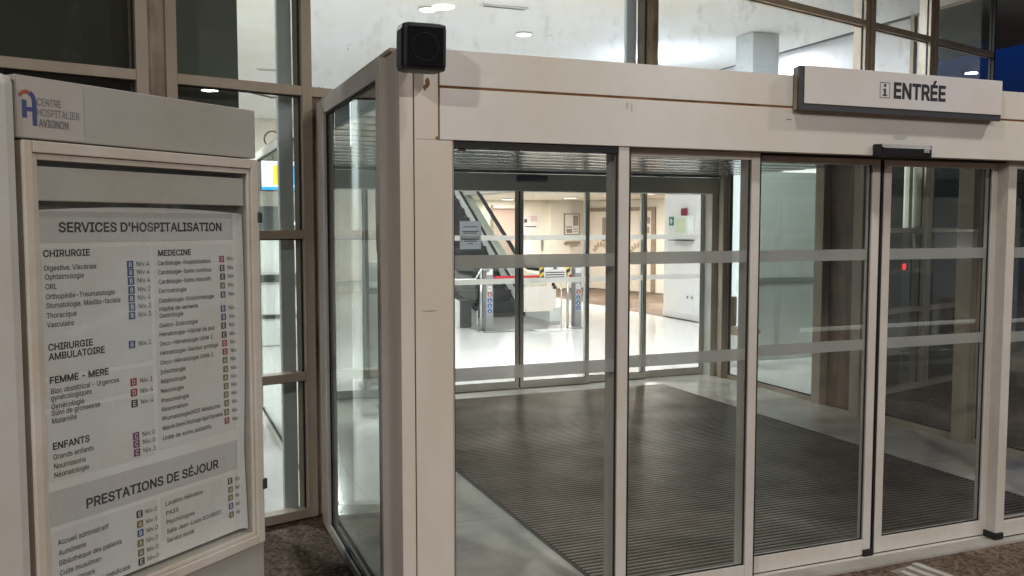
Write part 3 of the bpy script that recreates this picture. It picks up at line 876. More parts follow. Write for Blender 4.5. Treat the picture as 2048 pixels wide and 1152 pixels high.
downlight(9.50, 20.06, 2.42, 'lobby ceiling light above the notice board', 130, .15, 'lampwarm', (1, .95, .89), 'lobby ceiling lights')
downlight(11.0, 17.5, 2.42, 'added lobby ceiling light round the corner behind the white wall', 260, .15, 'lampwarm', (1, .95, .89), 'lobby ceiling lights')  # hidden light, added to brighten the lobby floor
downlight(9.75, 16.6, 2.42, 'lobby ceiling light before the lift doors', 120, .15, 'lampwarm', (1, .95, .89), 'lobby ceiling lights')
for i, (x, y, lab, p, col) in enumerate(((3.4, 8.1, 'added flat ceiling panel light above the vestibule roof', 190, (.90, .96, 1)), (8.1, 11.5, 'flat ceiling panel light beside the white hall wall', 0, (.86, .92, 1)), (3.6, 13.6, 'flat ceiling panel light over the hall floor before the escalator', 0, (1, .97, .92)))):
    if p == 0: continue
    lt = thing('added_panel_light', lab, 'ceiling light', (x, y, 4.40))
    bm = BM(); box(bm, -.62, .62, -.17, .17, -.03, .003, .003); obj('housing', bm, 'white_plastic', lt)
    bm = BM(); box(bm, -.59, .59, -.14, .14, -.034, -.0305); obj('diffuser', bm, 'scr_glow', lt)
    area('added_panel_source', (0, 0, -.04), 1.15, p, col, lt, size_y=.26)  # unseen panel light, added as general fill for the hall
for (x, y, lab) in ((4.05, 10.45, 'thin slot vent in the ceiling beside the round light'), (2.02, 16.1, 'thin slot vent in the ceiling deep in the hall')):
    t = thing('ceiling_vent', lab, 'vent', (x, y, 4.40))
    bm = BM(); box(bm, -.3, .3, -.06, .06, -.012, .003, .002); obj('vent_frame', bm, 'white_plastic', t)
    bm = BM(); box(bm, -.27, .27, -.025, -.008, -.0155, -.0125); box(bm, -.27, .27, .008, .025, -.0155, -.0125); obj('slot', bm, 'steel_dark', t)
t = thing('uplighter', 'cool white bowl uplighter hanging under the hall ceiling right of centre', 'lamp', (7.42, 12.5, 3.86))
bm = BM(); cyl(bm, (0, 0, -.10), (0, 0, -.02), .08, .20, 28); obj('bowl', bm, 'steel', t)
bm = BM(); cyl(bm, (0, 0, -.0195), (0, 0, -.012), .18, .18, 28); obj('lens', bm, 'scr_glow', t)
bm = BM(); tube(bm, [(.19, 0, -.02), (.17, 0, .25), (.10, 0, .545)], .004, 6); obj('hanger', bm, 'white_plastic', t)
area('uplighter_light', (0, 0, 0), .3, 34, (.70, .84, 1), t, rot=(math.pi, 0, 0), shape='DISK')

# ------------------------------------------------------------------ escalator
E_ = thing('escalator', 'stainless escalator with black handrails rising behind the inner doors', 'escalator', (6.0, 14.5, 0))
def esc_z(y): # tread line height above floor at local y
    return 0.0 if y < 1.7 else min((y - 1.7) * .577, 4.2)
YY = [0.35, .8, 1.2, 1.5, 1.8, 2.2, 3, 4, 5, 6, 7, 7.6]
for s in (-1, 1):
    x = s * .70
    # lower skirt with sloping top
    prof = [(y, esc_z(y) + .36 - (.10 if y < .5 else 0)) for y in YY]
    low = [(y, max(0.0, esc_z(y) - .55)) for y in reversed(YY)]
    bm = BM(); extrude_profile(bm, prof + low, 'x', x - .06, x + .10 * s + (.06 if s > 0 else -.06) * 0 + .06); obj('skirt_panel', bm, 'escal', E_)
    # inner balustrade panel
    prof = [(y, esc_z(y) + .84) for y in YY[1:]]
    low = [(y, esc_z(y) + .382) for y in reversed(YY[1:])]
    prof = [(.55, .50), (.62, .72)] + prof; low = low + [(.6, .382)]
    bm = BM(); extrude_profile(bm, prof + low, 'x', x - .012, x + .012); obj('balustrade', bm, 'side_glass', E_)
    bm = BM(); tube(bm, [(x - .065, y, esc_z(y) + .37 - (.10 if y < .5 else 0)) for y in YY], .03, 8); obj('skirt_trim', bm, 'rubber', E_)
    bm = BM(); tube(bm, [(x - .068, y, esc_z(y) + .05) for y in YY[3:]], .02, 8); obj('skirt_trim', bm, 'rubber', E_)
    # handrail with its turned newel end
    pts = [(x, .75, .30), (x, .5, .36), (x, .36, .50), (x, .32, .66), (x, .40, .82), (x, .58, .92)] + [(x, y, esc_z(y) + .93) for y in YY[1:]]
    bm = BM(); tube(bm, pts, .042, 10); obj('handrail', bm, 'rubber', E_)
bm = BM()
for k in range(18):
    y0 = 1.5 + k * .36
    z = .05 + k * .208
    box(bm, -.62, .62, y0, y0 + .40, max(z - .4, 0.004), z)
obj('step', bm, 'steel_dark', E_)
bm = BM(); box(bm, -1.02, .86, -.78, 1.48, .001, .010, .002); obj('landing_plate', bm, 'postgrey', E_)
bm = BM(); box(bm, -.60, .60, 1.40, 1.48, .013, .03); obj('comb_plate', bm, 'steel_dark', E_)
# low stair block left of the escalator
t = thing('escalator_plinth', 'grey steel clad plinth with dark end beside the escalator foot', 'plinth', (4.85, 14.5, 0))
bm = BM(); extrude_profile(bm, [(0.1, 0), (0.1, .46), (3.0, .62), (3.0, 0)], 'x', -.7, -.005); obj('cladding', bm, 'escal', t)
bm = BM(); box(bm, .0, .18, .02, .395, 0, .47, .004); obj('dark_end', bm, 'steel_dark', t)

# barrier posts, strap, notices in front of the escalator
def pictos(parent, y=-.0805):
    for k, (mat, z) in enumerate((('sign_white', .70), ('red', .61), ('b_blue', .51), ('b_blue', .42), ('b_blue', .33))):
        bm = BM(); cyl(bm, (0, y + .0015, z), (0, y, z), .04, .04, 20); g = obj('pictogram', bm, mat, parent)
        bm = BM()
        if k == 0: box(bm, -.024, .024, y - .003, y - .0005, z - .006, z + .006)
        else: box(bm, -.008, .008, y - .003, y - .0005, z - .024, z + .012)
        obj('figure', bm, 'ink' if k == 0 else 'sign_white', g)
for k, (x, lab) in enumerate(((5.14, 'steel barrier post with round pictograms left of the escalator foot'), (6.76, 'steel barrier post with round pictograms right of the red strap'))):
    t = thing('barrier_post', lab, 'post', (x, 14.0, 0.0), group='barrier posts at the escalator')
    bm = BM(); box(bm, -.065, .065, -.075, .075, 0, 1.05, .012); obj('post_body', bm, 'postgrey', t)
    bm = BM(); box(bm, -.17, .17, -.12, .12, -.002, .012, .003); obj('foot_plate', bm, 'steel', t)
    bm = BM(); box(bm, -.045, .045, -.0785, -.0755, .27, .76); obj('decal_strip', bm, 'panelgrey', t)
    pictos(t)
    bm = BM(); box(bm, -.05, .05, -.079, -.0755, .93, 1.02); obj('reader', bm, 'sign_white', t)
bm = BM()
box(bm, 5.23, 6.67, 13.985, 13.993, .862, .905)
tag(obj('barrier_strap', bm, 'redstrap'), 'red webbing strap stretched between the two barrier posts', 'strap')
t = thing('guard_rail', 'thin steel rail left of the escalator ending in a slim pole', 'rail', (4.98, 13.9, 0))
bm = BM(); cyl(bm, (0, 0, -.002), (0, 0, 1.02), .022); cyl(bm, (0, 0, .0), (0, 0, .012), .09); obj('pole', bm, 'steel', t)
bm = BM(); tube(bm, [(.14, .02, 1.0), (.0, .0, 1.03), (-.1, 0, .86), (-2.2, .1, .86)], .02); obj('bar', bm, 'steel', t)
t = thing('hanging_notice', 'white warning notice with hazard striped edges hanging over the red strap', 'notice', (6.33, 13.95, .80))
bm = BM(); box(bm, -.24, .24, -.004, .004, 0, .30); obj('sheet', bm, 'sign_white', t)
for s in (-1, 1):
    bm = BM(); box(bm, s * .245 - .04, s * .245 + .04, -.006, .006, -.02, .32); g = obj('hazard_edge', bm, 'yellowtape', t)
    bm = BM()
    for k in range(3):
        z = k * .12
        v = [bm.verts.new(p) for p in ((s * .245 - .04, -.0075, z), (s * .245 + .04, -.0075, z + .05), (s * .245 + .04, -.0075, z + .11), (s * .245 - .04, -.0075, z + .06))]
        bm.faces.new(v)
    obj('black_stripe', bm, 'ink', g)
bm = BM()
for z in (.06, .10, .14): box(bm, -.18, .18, -.006, -.0045, z, z + .018)
v = [bm.verts.new(p) for p in ((-.045, -.0055, .20), (.045, -.0055, .20), (0, -.0055, .275))]; bm.faces.new(v)
obj('lettering', bm, 'inkgrey', t)
t = thing('notice_stand', 'plain beige board on a thin stand with white base plate before the escalator', 'sign stand', (6.15, 13.55, 0))
bm = BM(); box(bm, -.30, .32, -.06, .24, -.001, .014, .003); obj('base_plate', bm, 'white_plastic', t)
bm = BM(); cyl(bm, (.13, .03, .0145), (.13, .03, .82), .009); cyl(bm, (.30, .14, .0145), (.30, .14, .95), .022); obj('upright', bm, 'steel', t)
bm = BM(); box(bm, -.55, .02, .0, .02, .335, .745, .004); obj('board', bm, 'board', t)
bm = BM(); box(bm, -.04, .03, -.006, -.0005, .70, .745); box(bm, -.53, -.515, -.004, -.0005, .36, .375); box(bm, -.02, -.005, -.004, -.0005, .36, .375); obj('clip', bm, 'rubber', t)

# ------------------------------------------------------------------ defibrillator and wall bits
t = thing('defibrillator_cabinet', 'white and lime defibrillator cabinet with a red top on the white hall wall', 'defibrillator', (9.17, 14.38, 1.56))
bm = BM(); box(bm, -.16, -.001, -.32, .32, 0, .36, .015); obj('cabinet_case', bm, 'white_plastic', t)
bm = BM(); box(bm, -.172, -.1605, -.24, .05, .05, .31, .01); obj('lime_window', bm, 'lime', t)
bm = BM(); box(bm, -.09, -.02, -.10, .03, .3605, .50, .02); obj('siren', bm, 'siren', t)
bm = BM(); box(bm, -.168, -.1605, .14, .30, .18, .34); g = obj('rescue_sign', bm, 'green', t)
bm = BM(); box(bm, -.1715, -.1685, .20, .24, .21, .31); box(bm, -.1715, -.1685, .17, .27, .245, .275); obj('cross_mark', bm, 'sign_white', g)
bm = BM(); box(bm, -.17, -.001, -.32, .32, -.10, -.085, .002); obj('shelf', bm, 'steel_dark', t)
t = thing('wall_socket', 'white double wall socket low on the white hall wall', 'socket', (9.17, 14.2, .42))
for y in (-.09, .06):
    bm = BM(); box(bm, -.014, -.0005, y - .05, y + .05, -.05, .05, .004); g = obj('socket_plate', bm, 'white_plastic', t)
    bm = BM(); cyl(bm, (-.0145, y, 0), (-.0165, y, 0), .024); obj('socket_hole', bm, 'inkgrey', g)

# lift doors and their letters (the wall runs askew)
def on_lift(px_label, x, y, lab, letter):
    ang = math.atan2(20.2 - 22.8, 12.05 - 11.25)
    t = thing('lift_door', lab, 'lift door', (x, y, 0), ang)
    bm = BM(); box(bm, -.60, -.48, -.05, .03, 0, 2.22, .004); box(bm, .48, .60, -.05, .03, 0, 2.22, .004); box(bm, -.4795, .4795, -.05, .03, 2.12, 2.22, .004); obj('door_frame', bm, 'liftframe', t)
    for a, b in ((-.48, -.004), (.004, .48)):
        bm = BM(); box(bm, a, b, -.012, .02, 0.005, 2.119); obj('door_panel', bm, 'liftdoor', t)
    bm = BM(); put_text(bm, letter, .05, 1.35, .55, -.016, w=.36, bold=.05); obj('letter', bm, 'liftframe', t)
    bm = BM()
    for k in range(7):
        a = R(20 + k * 24)
        cx, cz = .02 + .30 * math.cos(a) * .9, 1.0 + .22 * math.sin(a)
        pts = [(cx + .08 * math.cos(b) * math.cos(a) - .045 * math.sin(b) * math.sin(a), cz + .08 * math.cos(b) * math.sin(a) + .045 * math.sin(b) * math.cos(a)) for b in [2 * math.pi * q / 14 for q in range(14)]]
        bm.faces.new([bm.verts.new((p[0], -.0165, p[1])) for p in pts])
    obj('leaf_decal', bm, 'gold', t)
    return t
on_lift(0, 11.44, 22.15, 'far beige lift door with dark letter strokes beside the notice board wall', 'E')
on_lift(0, 11.85, 20.82, 'near beige lift door with a large dark letter F', 'F')
t = thing('notice_board', 'framed notice board with a dark photo on the cream lobby wall', 'notice board', (10.79, 22.68, 1.47))
bm = BM(); box(bm, -.24, .24, -.03, -.002, 0, .60, .004); obj('frame', bm, 'liftframe', t)
bm = BM(); box(bm, -.21, .21, -.034, -.0305, .03, .57); g = obj('sheet', bm, 'sign_white', t)
bm = BM(); box(bm, .03, .19, -.037, -.0345, .26, .54); box(bm, -.17, 0, -.037, -.0345, .06, .17); obj('photo_print', bm, 'liftframe', g)
bm = BM()
for z in (.21, .23): box(bm, -.18, .0, -.037, -.0345, z, z + .012)
for z in (.10, .15, .19): box(bm, .04, .18, -.037, -.0345, z, z + .012)
obj('lettering', bm, 'inkgrey', g)
t = thing('leaflet_rack', 'dark narrow shelf below the notice board', 'shelf', (10.79, 22.68, 1.22))
bm = BM(); box(bm, -.24, .24, -.08, -.001, 0, .02); box(bm, -.24, .24, -.085, -.0805, 0, .08); obj('shelf_body', bm, 'liftframe', t)
t = thing('wall_poster', 'white poster with red and dark lines beside the pink door', 'poster', (9.62, 22.795, 1.55))
bm = BM(); box(bm, -.24, .24, -.01, -.001, 0, .5); obj('sheet', bm, 'sign_white', t)
bm = BM()
for z in (.30, .34, .38, .42): box(bm, -.02, .18, -.0125, -.0105, z, z + .014)
obj('red_print', bm, 'red', t)
bm = BM(); box(bm, -.2, -.12, -.0125, -.0105, .26, .36); box(bm, -.2, .15, -.0125, -.0105, .14, .17); obj('dark_print', bm, 'inkgrey', t)
t = thing('call_panel', 'dark lift call panel on the cream lobby wall', 'call panel', (9.95, 22.795, 1.05))
bm = BM(); box(bm, -.04, .04, -.02, -.001, 0, .42, .004); obj('plate', bm, 'steel', t)
bm = BM(); cyl(bm, (0, -.021, .15), (0, -.026, .15), .014); cyl(bm, (0, -.021, .25), (0, -.026, .25), .014); obj('button', bm, 'ink', t)

# sheets taped to the inner doors
def sheet(x, z, w, h, lab, rows, mat='sign_white', y=8.862, extra=None):
    t = thing('notice_sheet', lab, 'notice', (x, y, z))
    bm = BM(); box(bm, -w / 2, w / 2, -.001, .001, 0, h); obj('paper', bm, mat, t)
    bm = BM()
    for (a, b, zz, hh) in rows: box(bm, a * w, b * w, -.0035, -.0015, zz * h, zz * h + hh)
    if extra: extra(bm, w, h)
    obj('lettering', bm, 'inkgrey', t)
sheet(3.06, 1.50, .23, .29, 'grey sheet of lines taped to the inner door before the escalator', [(-.34, .34, .78, .009), (-.4, .4, .62, .009), (-.34, .3, .56, .009), (-.4, .4, .34, .009), (-.3, .3, .27, .009), (-.12, .12, .18, .008)], 'thin_paper')
def zone(bm, w, h):
    put_text(bm, 'Zone E', -.06, .36, .035, -.0035, w=.13)
    for k, ch in enumerate('AE'): put_text(bm, ch, -.06 + k * .075, .06, .04, -.0035, w=.03)
    cyl(bm, (.05, -.0015, .56), (.05, -.0035, .56), .04)
sheet(2.17, 1.48, .20, .64, 'tall white notice marked with zone letters seen through the side glass', [(-.4, .3, .48, .007), (-.4, .4, .36, .007), (-.4, .3, .26, .007)], extra=zone, y=8.89)
t = thing('display_panel', 'white free standing display panel behind the inner doors at left', 'display panel', (2.28, 9.5, 0))
bm = BM(); box(bm, -.22, .22, 0, .03, .05, 1.36, .004); obj('board', bm, 'sign_white', t)
bm = BM(); box(bm, -.24, .24, -.12, .15, -.002, .049, .006); obj('base', bm, 'steel', t)
bm = BM(); put_text(bm, 'EST', -.14, 1.02, .05, -.002, w=.13, bold=.02); obj('lettering', bm, 'ink', t)

# ------------------------------------------------------------------ left of the hall: screen, kiosk, box, cable
t = thing('screen', 'bright hanging screen showing yellow and blue panels in the hall', 'screen', (-.01, 13.0, 2.24))
bm = BM(); box(bm, -.43, .43, .003, .07, -.02, .42, .006); obj('housing', bm, 'black', t)
bm = BM(); box(bm, -.41, .41, -.001, .0025, 0, .40); g = obj('display', bm, 'scr_white', t)
bm = BM(); box(bm, .02, .26, -.004, -.0015, .07, .34); obj('yellow_field', bm, 'scr_yellow', g)
bm = BM(); box(bm, -.30, .0, -.004, -.0015, .07, .34); box(bm, -.41, .41, -.004, -.0015, .0, .04); obj('blue_field', bm, 'scr_blue', g)
bm = BM(); cyl(bm, (-.25, .035, .4201), (-.25, .035, 2.16), .015); cyl(bm, (.25, .035, .4201), (.25, .035, 2.16), .015); obj('hanger', bm, 'steel', t)
t = thing('registration_kiosk', 'white and dark grey check in machine under the bright screen', 'kiosk', (-.01, 13.35, 0))
bm = BM(); box(bm, -.46, .46, 0, .6, 0, 1.05, .03); obj('cabinet', bm, 'white_plastic', t)
bm = BM(); box(bm, -.46, .46, .02, .6, 1.0505, 1.62, .02); obj('head', bm, 'escal', t)
bm = BM(); box(bm, -.44, .44, .06, .5, 1.6205, 2.02, .01); obj('canopy', bm, 'steel_dark', t)
bm = BM(); box(bm, -.22, -.08, .054, .0595, 1.75, 1.80, .002); obj('indicator', bm, 'scr_glow', t)
bm = BM(); box(bm, -.44, .44, -.05, -.0005, .93, 1.04, .01); box(bm, -.12, .12, -.06, -.0505, .86, 1.0, .01); obj('tray', bm, 'black', t)
bm = BM(); box(bm, -.4, .4, -.03, -.0005, .40, .46, .008); obj('bumper', bm, 'black', t)
bm = BM(); box(bm, 1.17, 1.62, 9.35, 9.8, -.003, .70, .006)
tag(obj('wooden_box', bm, 'wood'), 'brown wooden box on the hall floor behind the vestibule corner', 'box')
t = thing('waiting_chair', 'dark chair in the hall just beyond the back corner of the vestibule', 'chair', (6.72, 9.32, 0), R(16))
bm = BM(); box(bm, -.12, .2, -.2, .2, .40, .47, .02); obj('seat', bm, 'wood', t)
bm = BM(); box(bm, -.12, .2, .17, .22, .4701, .85, .02); obj('backrest', bm, 'wood', t)
for x in (-.09, .17):
    bm = BM(); box(bm, x - .02, x + .02, -.18, .18, -.003, .3995, .004); obj('leg', bm, 'steel', t)
bm = BM()
pts = [(.1, 6.4, 2.95), (.35, 6.6, 2.80), (.6, 6.8, 2.72), (.85, 7.0, 2.70), (1.1, 7.2, 2.74), (1.3, 7.4, 2.86)]
tube(bm, pts, .009, 8)
tag(obj('loose_cable', bm, 'cable'), 'brown cable sagging behind the facade above the vestibule side', 'cable')
bm = BM(); tube(bm, [(1.0 + .07 * math.cos(a), 8.2, 2.50 + .07 * math.sin(a)) for a in [R(20 * k) for k in range(18)]] + [(1.2, 8.2, 2.46), (1.45, 8.2, 2.46)], .008, 8)
tag(obj('coiled_cable', bm, 'cable'), 'small black loop of cable on top of the vestibule side', 'cable')

# ------------------------------------------------------------------ information totem
TA = R(40.172)
T = thing('information_totem', 'grey hospital directory totem with a framed display case', 'totem', (0.3214, 3.0836, 0), TA)
bm = BM(); box(bm, -.825, -.002, .05, .22, -.012, 2.118, .004); obj('body', bm, 'totem', T)
bm = BM(); box(bm, -.823, 0, 0, .0495, 1.967, 2.123, .004); obj('top_panel', bm, 'totem', T)
bm = BM(); box(bm, -.823, .003, 0, .0495, -.012, .684, .004); obj('base_panel', bm, 'totem', T)
bm = BM(); box(bm, -1.02, -.8255, -.012, .225, -.012, 2.123, .03); obj('side_profile', bm, 'totem_side', T)
# display case frame: outer frame then stepped inner lip
bm = BM()
box(bm, -.815, -.7905, -.014, .0495, .688, 1.962, .003); box(bm, -.036, -.004, -.014, .0495, .688, 1.962, .003)
box(bm, -.79, -.0365, -.014, .0495, 1.932, 1.962, .003); box(bm, -.79, -.0365, -.014, .0495, .688, .718, .003)
cf = obj('case_frame', bm, 'totem_frame', T)
bm = BM()
box(bm, -.7895, -.774, -.006, .0495, .719, 1.931, .002); box(bm, -.048, -.037, -.006, .0495, .719, 1.931, .002)
box(bm, -.7735, -.0485, -.006, .0495, 1.915, 1.931, .002); box(bm, -.7735, -.0485, -.006, .0495, .719, .731, .002)
obj('inner_lip', bm, 'totem_frame', cf)
bm = BM(); box(bm, -.7735, -.0485, .044, .0495, .732, 1.914); obj('case_back', bm, 'recess', T)
bm = BM(); box(bm, -.768, -.052, .006, .0435, 1.812, 1.900, .003); obj('lamp_cover', bm, 'totem_box', T)
bm = BM(); box(bm, -.7735, -.0485, .000, .003, .732, 1.914); obj('case_glass', bm, 'vitrine_glass', T)
for z in (1.775, .885):
    bm = BM(); box(bm, -.012, .008, -.018, .012, z - .018, z + .018, .004); obj('latch', bm, 'steel_dark', T)
lp = BM(); quad(lp, -.820, -.634, 1.970, 2.121, -.0012)
lp = obj('logo_sticker', lp, 'logo_panel', T)
bm = BM()
put_text(bm, 'CENTRE', -.765, 2.052, .019, -.0022, w=.066, slant=0); put_text(bm, 'HOSPITALIER', -.765, 2.026, .019, -.0022, w=.118); put_text(bm, 'AVIGNON', -.763, 1.999, .019, -.0022, w=.084, bold=.02)
obj('lettering', bm, 'faded', lp)
# emblem: a rounded letter H / A with a red arc over it
bm = BM()
def ribbon(bm, pts, w, y):
    n = len(pts); L_, R_ = [], []
    for i, p in enumerate(pts):
        a = Vector(pts[max(i - 1, 0)]); b = Vector(pts[min(i + 1, n - 1)]); d = (b - a).normalized(); q = Vector((-d.y, d.x))
        L_.append(bm.verts.new((p[0] + q.x * w / 2, y, p[1] + q.y * w / 2))); R_.append(bm.verts.new((p[0] - q.x * w / 2, y, p[1] - q.y * w / 2)))
    for i in range(n - 1): bm.faces.new((L_[i], L_[i + 1], R_[i + 1], R_[i]))
ribbon(bm, [(-.800, 2.062), (-.800, 2.018)], .012, -.0022)
ribbon(bm, [(-.794, 2.040), (-.779, 2.040)], .010, -.0022)
ribbon(bm, [(-.773, 2.000), (-.773, 2.062), (-.777, 2.074), (-.785, 2.081)], .012, -.0022)
obj('emblem', bm, 'blue', lp)
bm = BM(); ribbon(bm, [(-.786, 2.0815), (-.795, 2.083), (-.804, 2.080), (-.812, 2.071)], .009, -.0022); obj('emblem_arc', bm, 'red', lp)

# the printed directory hanging in the case
LINES= [('H', "SERVICES D'HOSPITALISATION", -0.6925, 1.7316, 0.5705, 0.0264),
 ('B', 'CHIRURGIE', -0.7391, 1.667, 0.1383, 0.0182),
 ('t', 'Digestive, Viscérale', -0.737, 1.6308, 0.1545, 0.0143),
 ('t', 'Ophtalmologie', -0.7358, 1.6075, 0.1143, 0.0143),
 ('t', 'ORL', -0.7358, 1.582, 0.0332, 0.0144),
 ('t', 'Orthopédie-Traumatologie', -0.7356, 1.5558, 0.2101, 0.0144),
 ('t', 'Stomatologie. Maxillo-faciale', -0.7359, 1.5322, 0.2277, 0.0144),
 ('t', 'Thoracique', -0.7355, 1.5059, 0.0882, 0.0144),
 ('t', 'Vasculaire', -0.735, 1.4815, 0.0784, 0.0144),
 ('B', 'CHIRURGIE', -0.734, 1.42, 0.1331, 0.0184),
 ('B', 'AMBULATOIRE', -0.7341, 1.3949, 0.1702, 0.0184),
 ('B', 'FEMME - MERE', -0.7323, 1.3322, 0.1788, 0.0185),
 ('t', 'Bloc obstétrical - Urgences', -0.7305, 1.3053, 0.2103, 0.0146),
 ('t', 'gynécologiques', -0.7312, 1.2868, 0.122, 0.0146),
 ('t', 'Gynécologie', -0.7306, 1.2644, 0.0975, 0.0146),
 ('t', 'Suivi de grossesse', -0.7306, 1.2466, 0.1466, 0.0146),
 ('t', 'Maternité', -0.7301, 1.2251, 0.0727, 0.0146),
 ('B', 'ENFANTS', -0.7305, 1.1554, 0.1101, 0.0187),
 ('t', 'Grands enfants', -0.7305, 1.1285, 0.1216, 0.0147),
 ('t', 'Nourrissons', -0.7296, 1.103, 0.0949, 0.0147),
 ('t', 'Néonatologie', -0.7291, 1.0796, 0.1038, 0.0147),
 ('B', 'MEDECINE', -0.373, 1.6585, 0.1244, 0.0177),
 ('t', 'Cardiologie-Hospitalisation', -0.3747, 1.631, 0.2035, 0.0133),
 ('t', 'Cardiologie-Soins continus', -0.3749, 1.6038, 0.2069, 0.0133),
 ('t', 'Cardiologie-Soins intensifs', -0.374, 1.5755, 0.2031, 0.0133),
 ('t', 'Dermatologie', -0.3731, 1.548, 0.1032, 0.0134),
 ('t', 'Diabétologie-Endocrinologie', -0.3741, 1.519, 0.2138, 0.0134),
 ('t', 'Hôpital de semaine', -0.3736, 1.4941, 0.1473, 0.0134),
 ('t', 'Gastrologie', -0.3737, 1.4743, 0.0889, 0.0134),
 ('t', 'Gastro-Entérologie', -0.3747, 1.4452, 0.146, 0.0134),
 ('t', 'Hématologie-Hôpital de jour', -0.3756, 1.4184, 0.2162, 0.0134),
 ('t', 'Onco-Hématologie Unité 2', -0.3754, 1.3901, 0.2048, 0.0134),
 ('t', 'Hématologie-Secteur protégé', -0.3756, 1.3622, 0.2279, 0.0134),
 ('t', 'Onco-Hématologie Unité 1', -0.3748, 1.3335, 0.2058, 0.0135),
 ('t', 'Infectiologie', -0.3757, 1.3051, 0.094, 0.0135),
 ('t', 'Néphrologie', -0.3748, 1.2771, 0.0941, 0.0135),
 ('t', 'Neurologie', -0.3758, 1.2483, 0.0856, 0.0135),
 ('t', 'Pneumologie', -0.3749, 1.2189, 0.104, 0.0135),
 ('t', 'Réanimation', -0.3739, 1.1921, 0.0975, 0.0135),
 ('t', 'Rhumatologie/HDS Médecine', -0.3741, 1.1643, 0.2298, 0.0136),
 ('t', 'Médecine Interne Infectiologie Aiguë Polyvalente', -0.374, 1.1354, 0.2389, 0.0136),
 ('t', 'Unité de soins palliatifs', -0.3732, 1.1048, 0.1892, 0.0136),
 ('H', 'PRESTATIONS DE SÉJOUR', -0.6372, 0.971, 0.4801, 0.0278),
 ('t', 'Accueil administratif', -0.7265, 0.8953, 0.1577, 0.0149),
 ('t', 'Aumônerie', -0.7256, 0.8663, 0.0835, 0.0149),
 ('t', 'Bibliothèque des patients', -0.7242, 0.8384, 0.1965, 0.0149),
 ('t', 'Culte musulman', -0.7233, 0.8106, 0.1261, 0.0149),
 ('t', 'Consignes', -0.7229, 0.783, 0.1057, 0.0149),
 ('t', 'Documentation médicale', -0.7225, 0.7552, 0.2204, 0.015),
 ('t', 'Location télévision', -0.3705, 0.9036, 0.1453, 0.0137),
 ('t', 'PASS', -0.3689, 0.8739, 0.0462, 0.0137),
 ('t', 'Psychologues', -0.3687, 0.8461, 0.1095, 0.0138),
 ('t', 'Salle Jean-Louis GOUBERT', -0.3678, 0.817, 0.218, 0.0138),
 ('t', 'Service social', -0.3687, 0.7888, 0.1056, 0.0138)]
SQ= [('B', '4', -0.4719, 1.6371, 0.0179, -0.4497, 0.0436), ('B', '4', -0.471, 1.6142, 0.0179, -0.4488, 0.0437), ('B', '4', -0.4702, 1.5897, 0.0179, -0.4479, 0.0438), ('B', '2', -0.4694, 1.5638, 0.018, -0.4471, 0.0438), ('B', '4', -0.4703, 1.5393, 0.018, -0.448, 0.0438), ('B', '3', -0.4694, 1.5148, 0.018, -0.4471, 0.0439), ('B', '3', -0.4703, 1.4903, 0.018, -0.4479, 0.0439), ('B', '1', -0.4732, 1.4066, 0.0181, -0.4508, 0.0439), ('D', '1', -0.4718, 1.2973, 0.0181, -0.4494, 0.0441), ('D', '4', -0.4712, 1.2666, 0.0182, -0.4487, 0.0441), ('E', '4', -0.4706, 1.2343, 0.0182, -0.4481, 0.0442), ('C', '0', -0.4687, 1.1384, 0.0183, -0.4461, 0.0444), ('C', '0', -0.4678, 1.1146, 0.0183, -0.4452, 0.0444), ('C', '1', -0.4669, 1.0893, 0.0183, -0.4443, 0.0445), ('D', '2', -0.1246, 1.6414, 0.0168, -0.1011, 0.0392), ('E', '2', -0.1233, 1.6125, 0.0168, -0.0998, 0.0392), ('E', '2', -0.122, 1.5851, 0.0168, -0.0985, 0.0393), ('A', '3', -0.1229, 1.5563, 0.0169, -0.0993, 0.0393), ('B', '6', -0.1216, 1.5272, 0.0169, -0.098, 0.0393), ('B', '4', -0.1229, 1.4821, 0.0169, -0.0993, 0.0393), ('B', '5', -0.1216, 1.4545, 0.0169, -0.098, 0.0394), ('E', '3', -0.1224, 1.4271, 0.0169, -0.0988, 0.0394), ('E', '3', -0.1211, 1.3978, 0.017, -0.0975, 0.0395), ('D', '3', -0.1198, 1.3701, 0.017, -0.0961, 0.0395), ('D', '3', -0.1185, 1.3423, 0.017, -0.0947, 0.0396), ('A', '6', -0.1193, 1.3147, 0.017, -0.0956, 0.0396), ('A', '2', -0.118, 1.2852, 0.0171, -0.0942, 0.0397), ('A', '3', -0.1188, 1.2575, 0.0171, -0.095, 0.0397), ('A', '5', -0.1175, 1.2295, 0.0171, -0.0937, 0.0397), ('A', '1', -0.1183, 1.2018, 0.0171, -0.0945, 0.0397), ('A', '3', -0.117, 1.1737, 0.0171, -0.0931, 0.0398), ('A', '6', -0.1178, 1.1443, 0.0172, -0.094, 0.0398), ('D', '3', -0.1165, 1.1161, 0.0172, -0.0926, 0.0399), ('E', '0', -0.4645, 0.906, 0.0177, -0.4435, 0.0411), ('A', '0', -0.4638, 0.8759, 0.0178, -0.4428, 0.0411), ('B', '0', -0.463, 0.8487, 0.0178, -0.4419, 0.0412), ('A', '0', -0.464, 0.819, 0.0178, -0.4429, 0.0412), ('A', '0', -0.4632, 0.7902, 0.0178, -0.4421, 0.0412), ('E', '0', -0.4624, 0.7629, 0.0179, -0.4413, 0.0413), ('E', '0', -0.4615, 0.7355, 0.0179, -0.4404, 0.0414), ('E', '0', -0.1093, 0.9142, 0.0165, -0.0874, 0.0402), ('A', '0', -0.108, 0.8855, 0.0166, -0.086, 0.0402), ('A', '0', -0.1087, 0.859, 0.0166, -0.0868, 0.0402), ('B', '0', -0.1074, 0.8302, 0.0166, -0.0854, 0.0403), ('A', '0', -0.106, 0.8013, 0.0166, -0.084, 0.0404)]
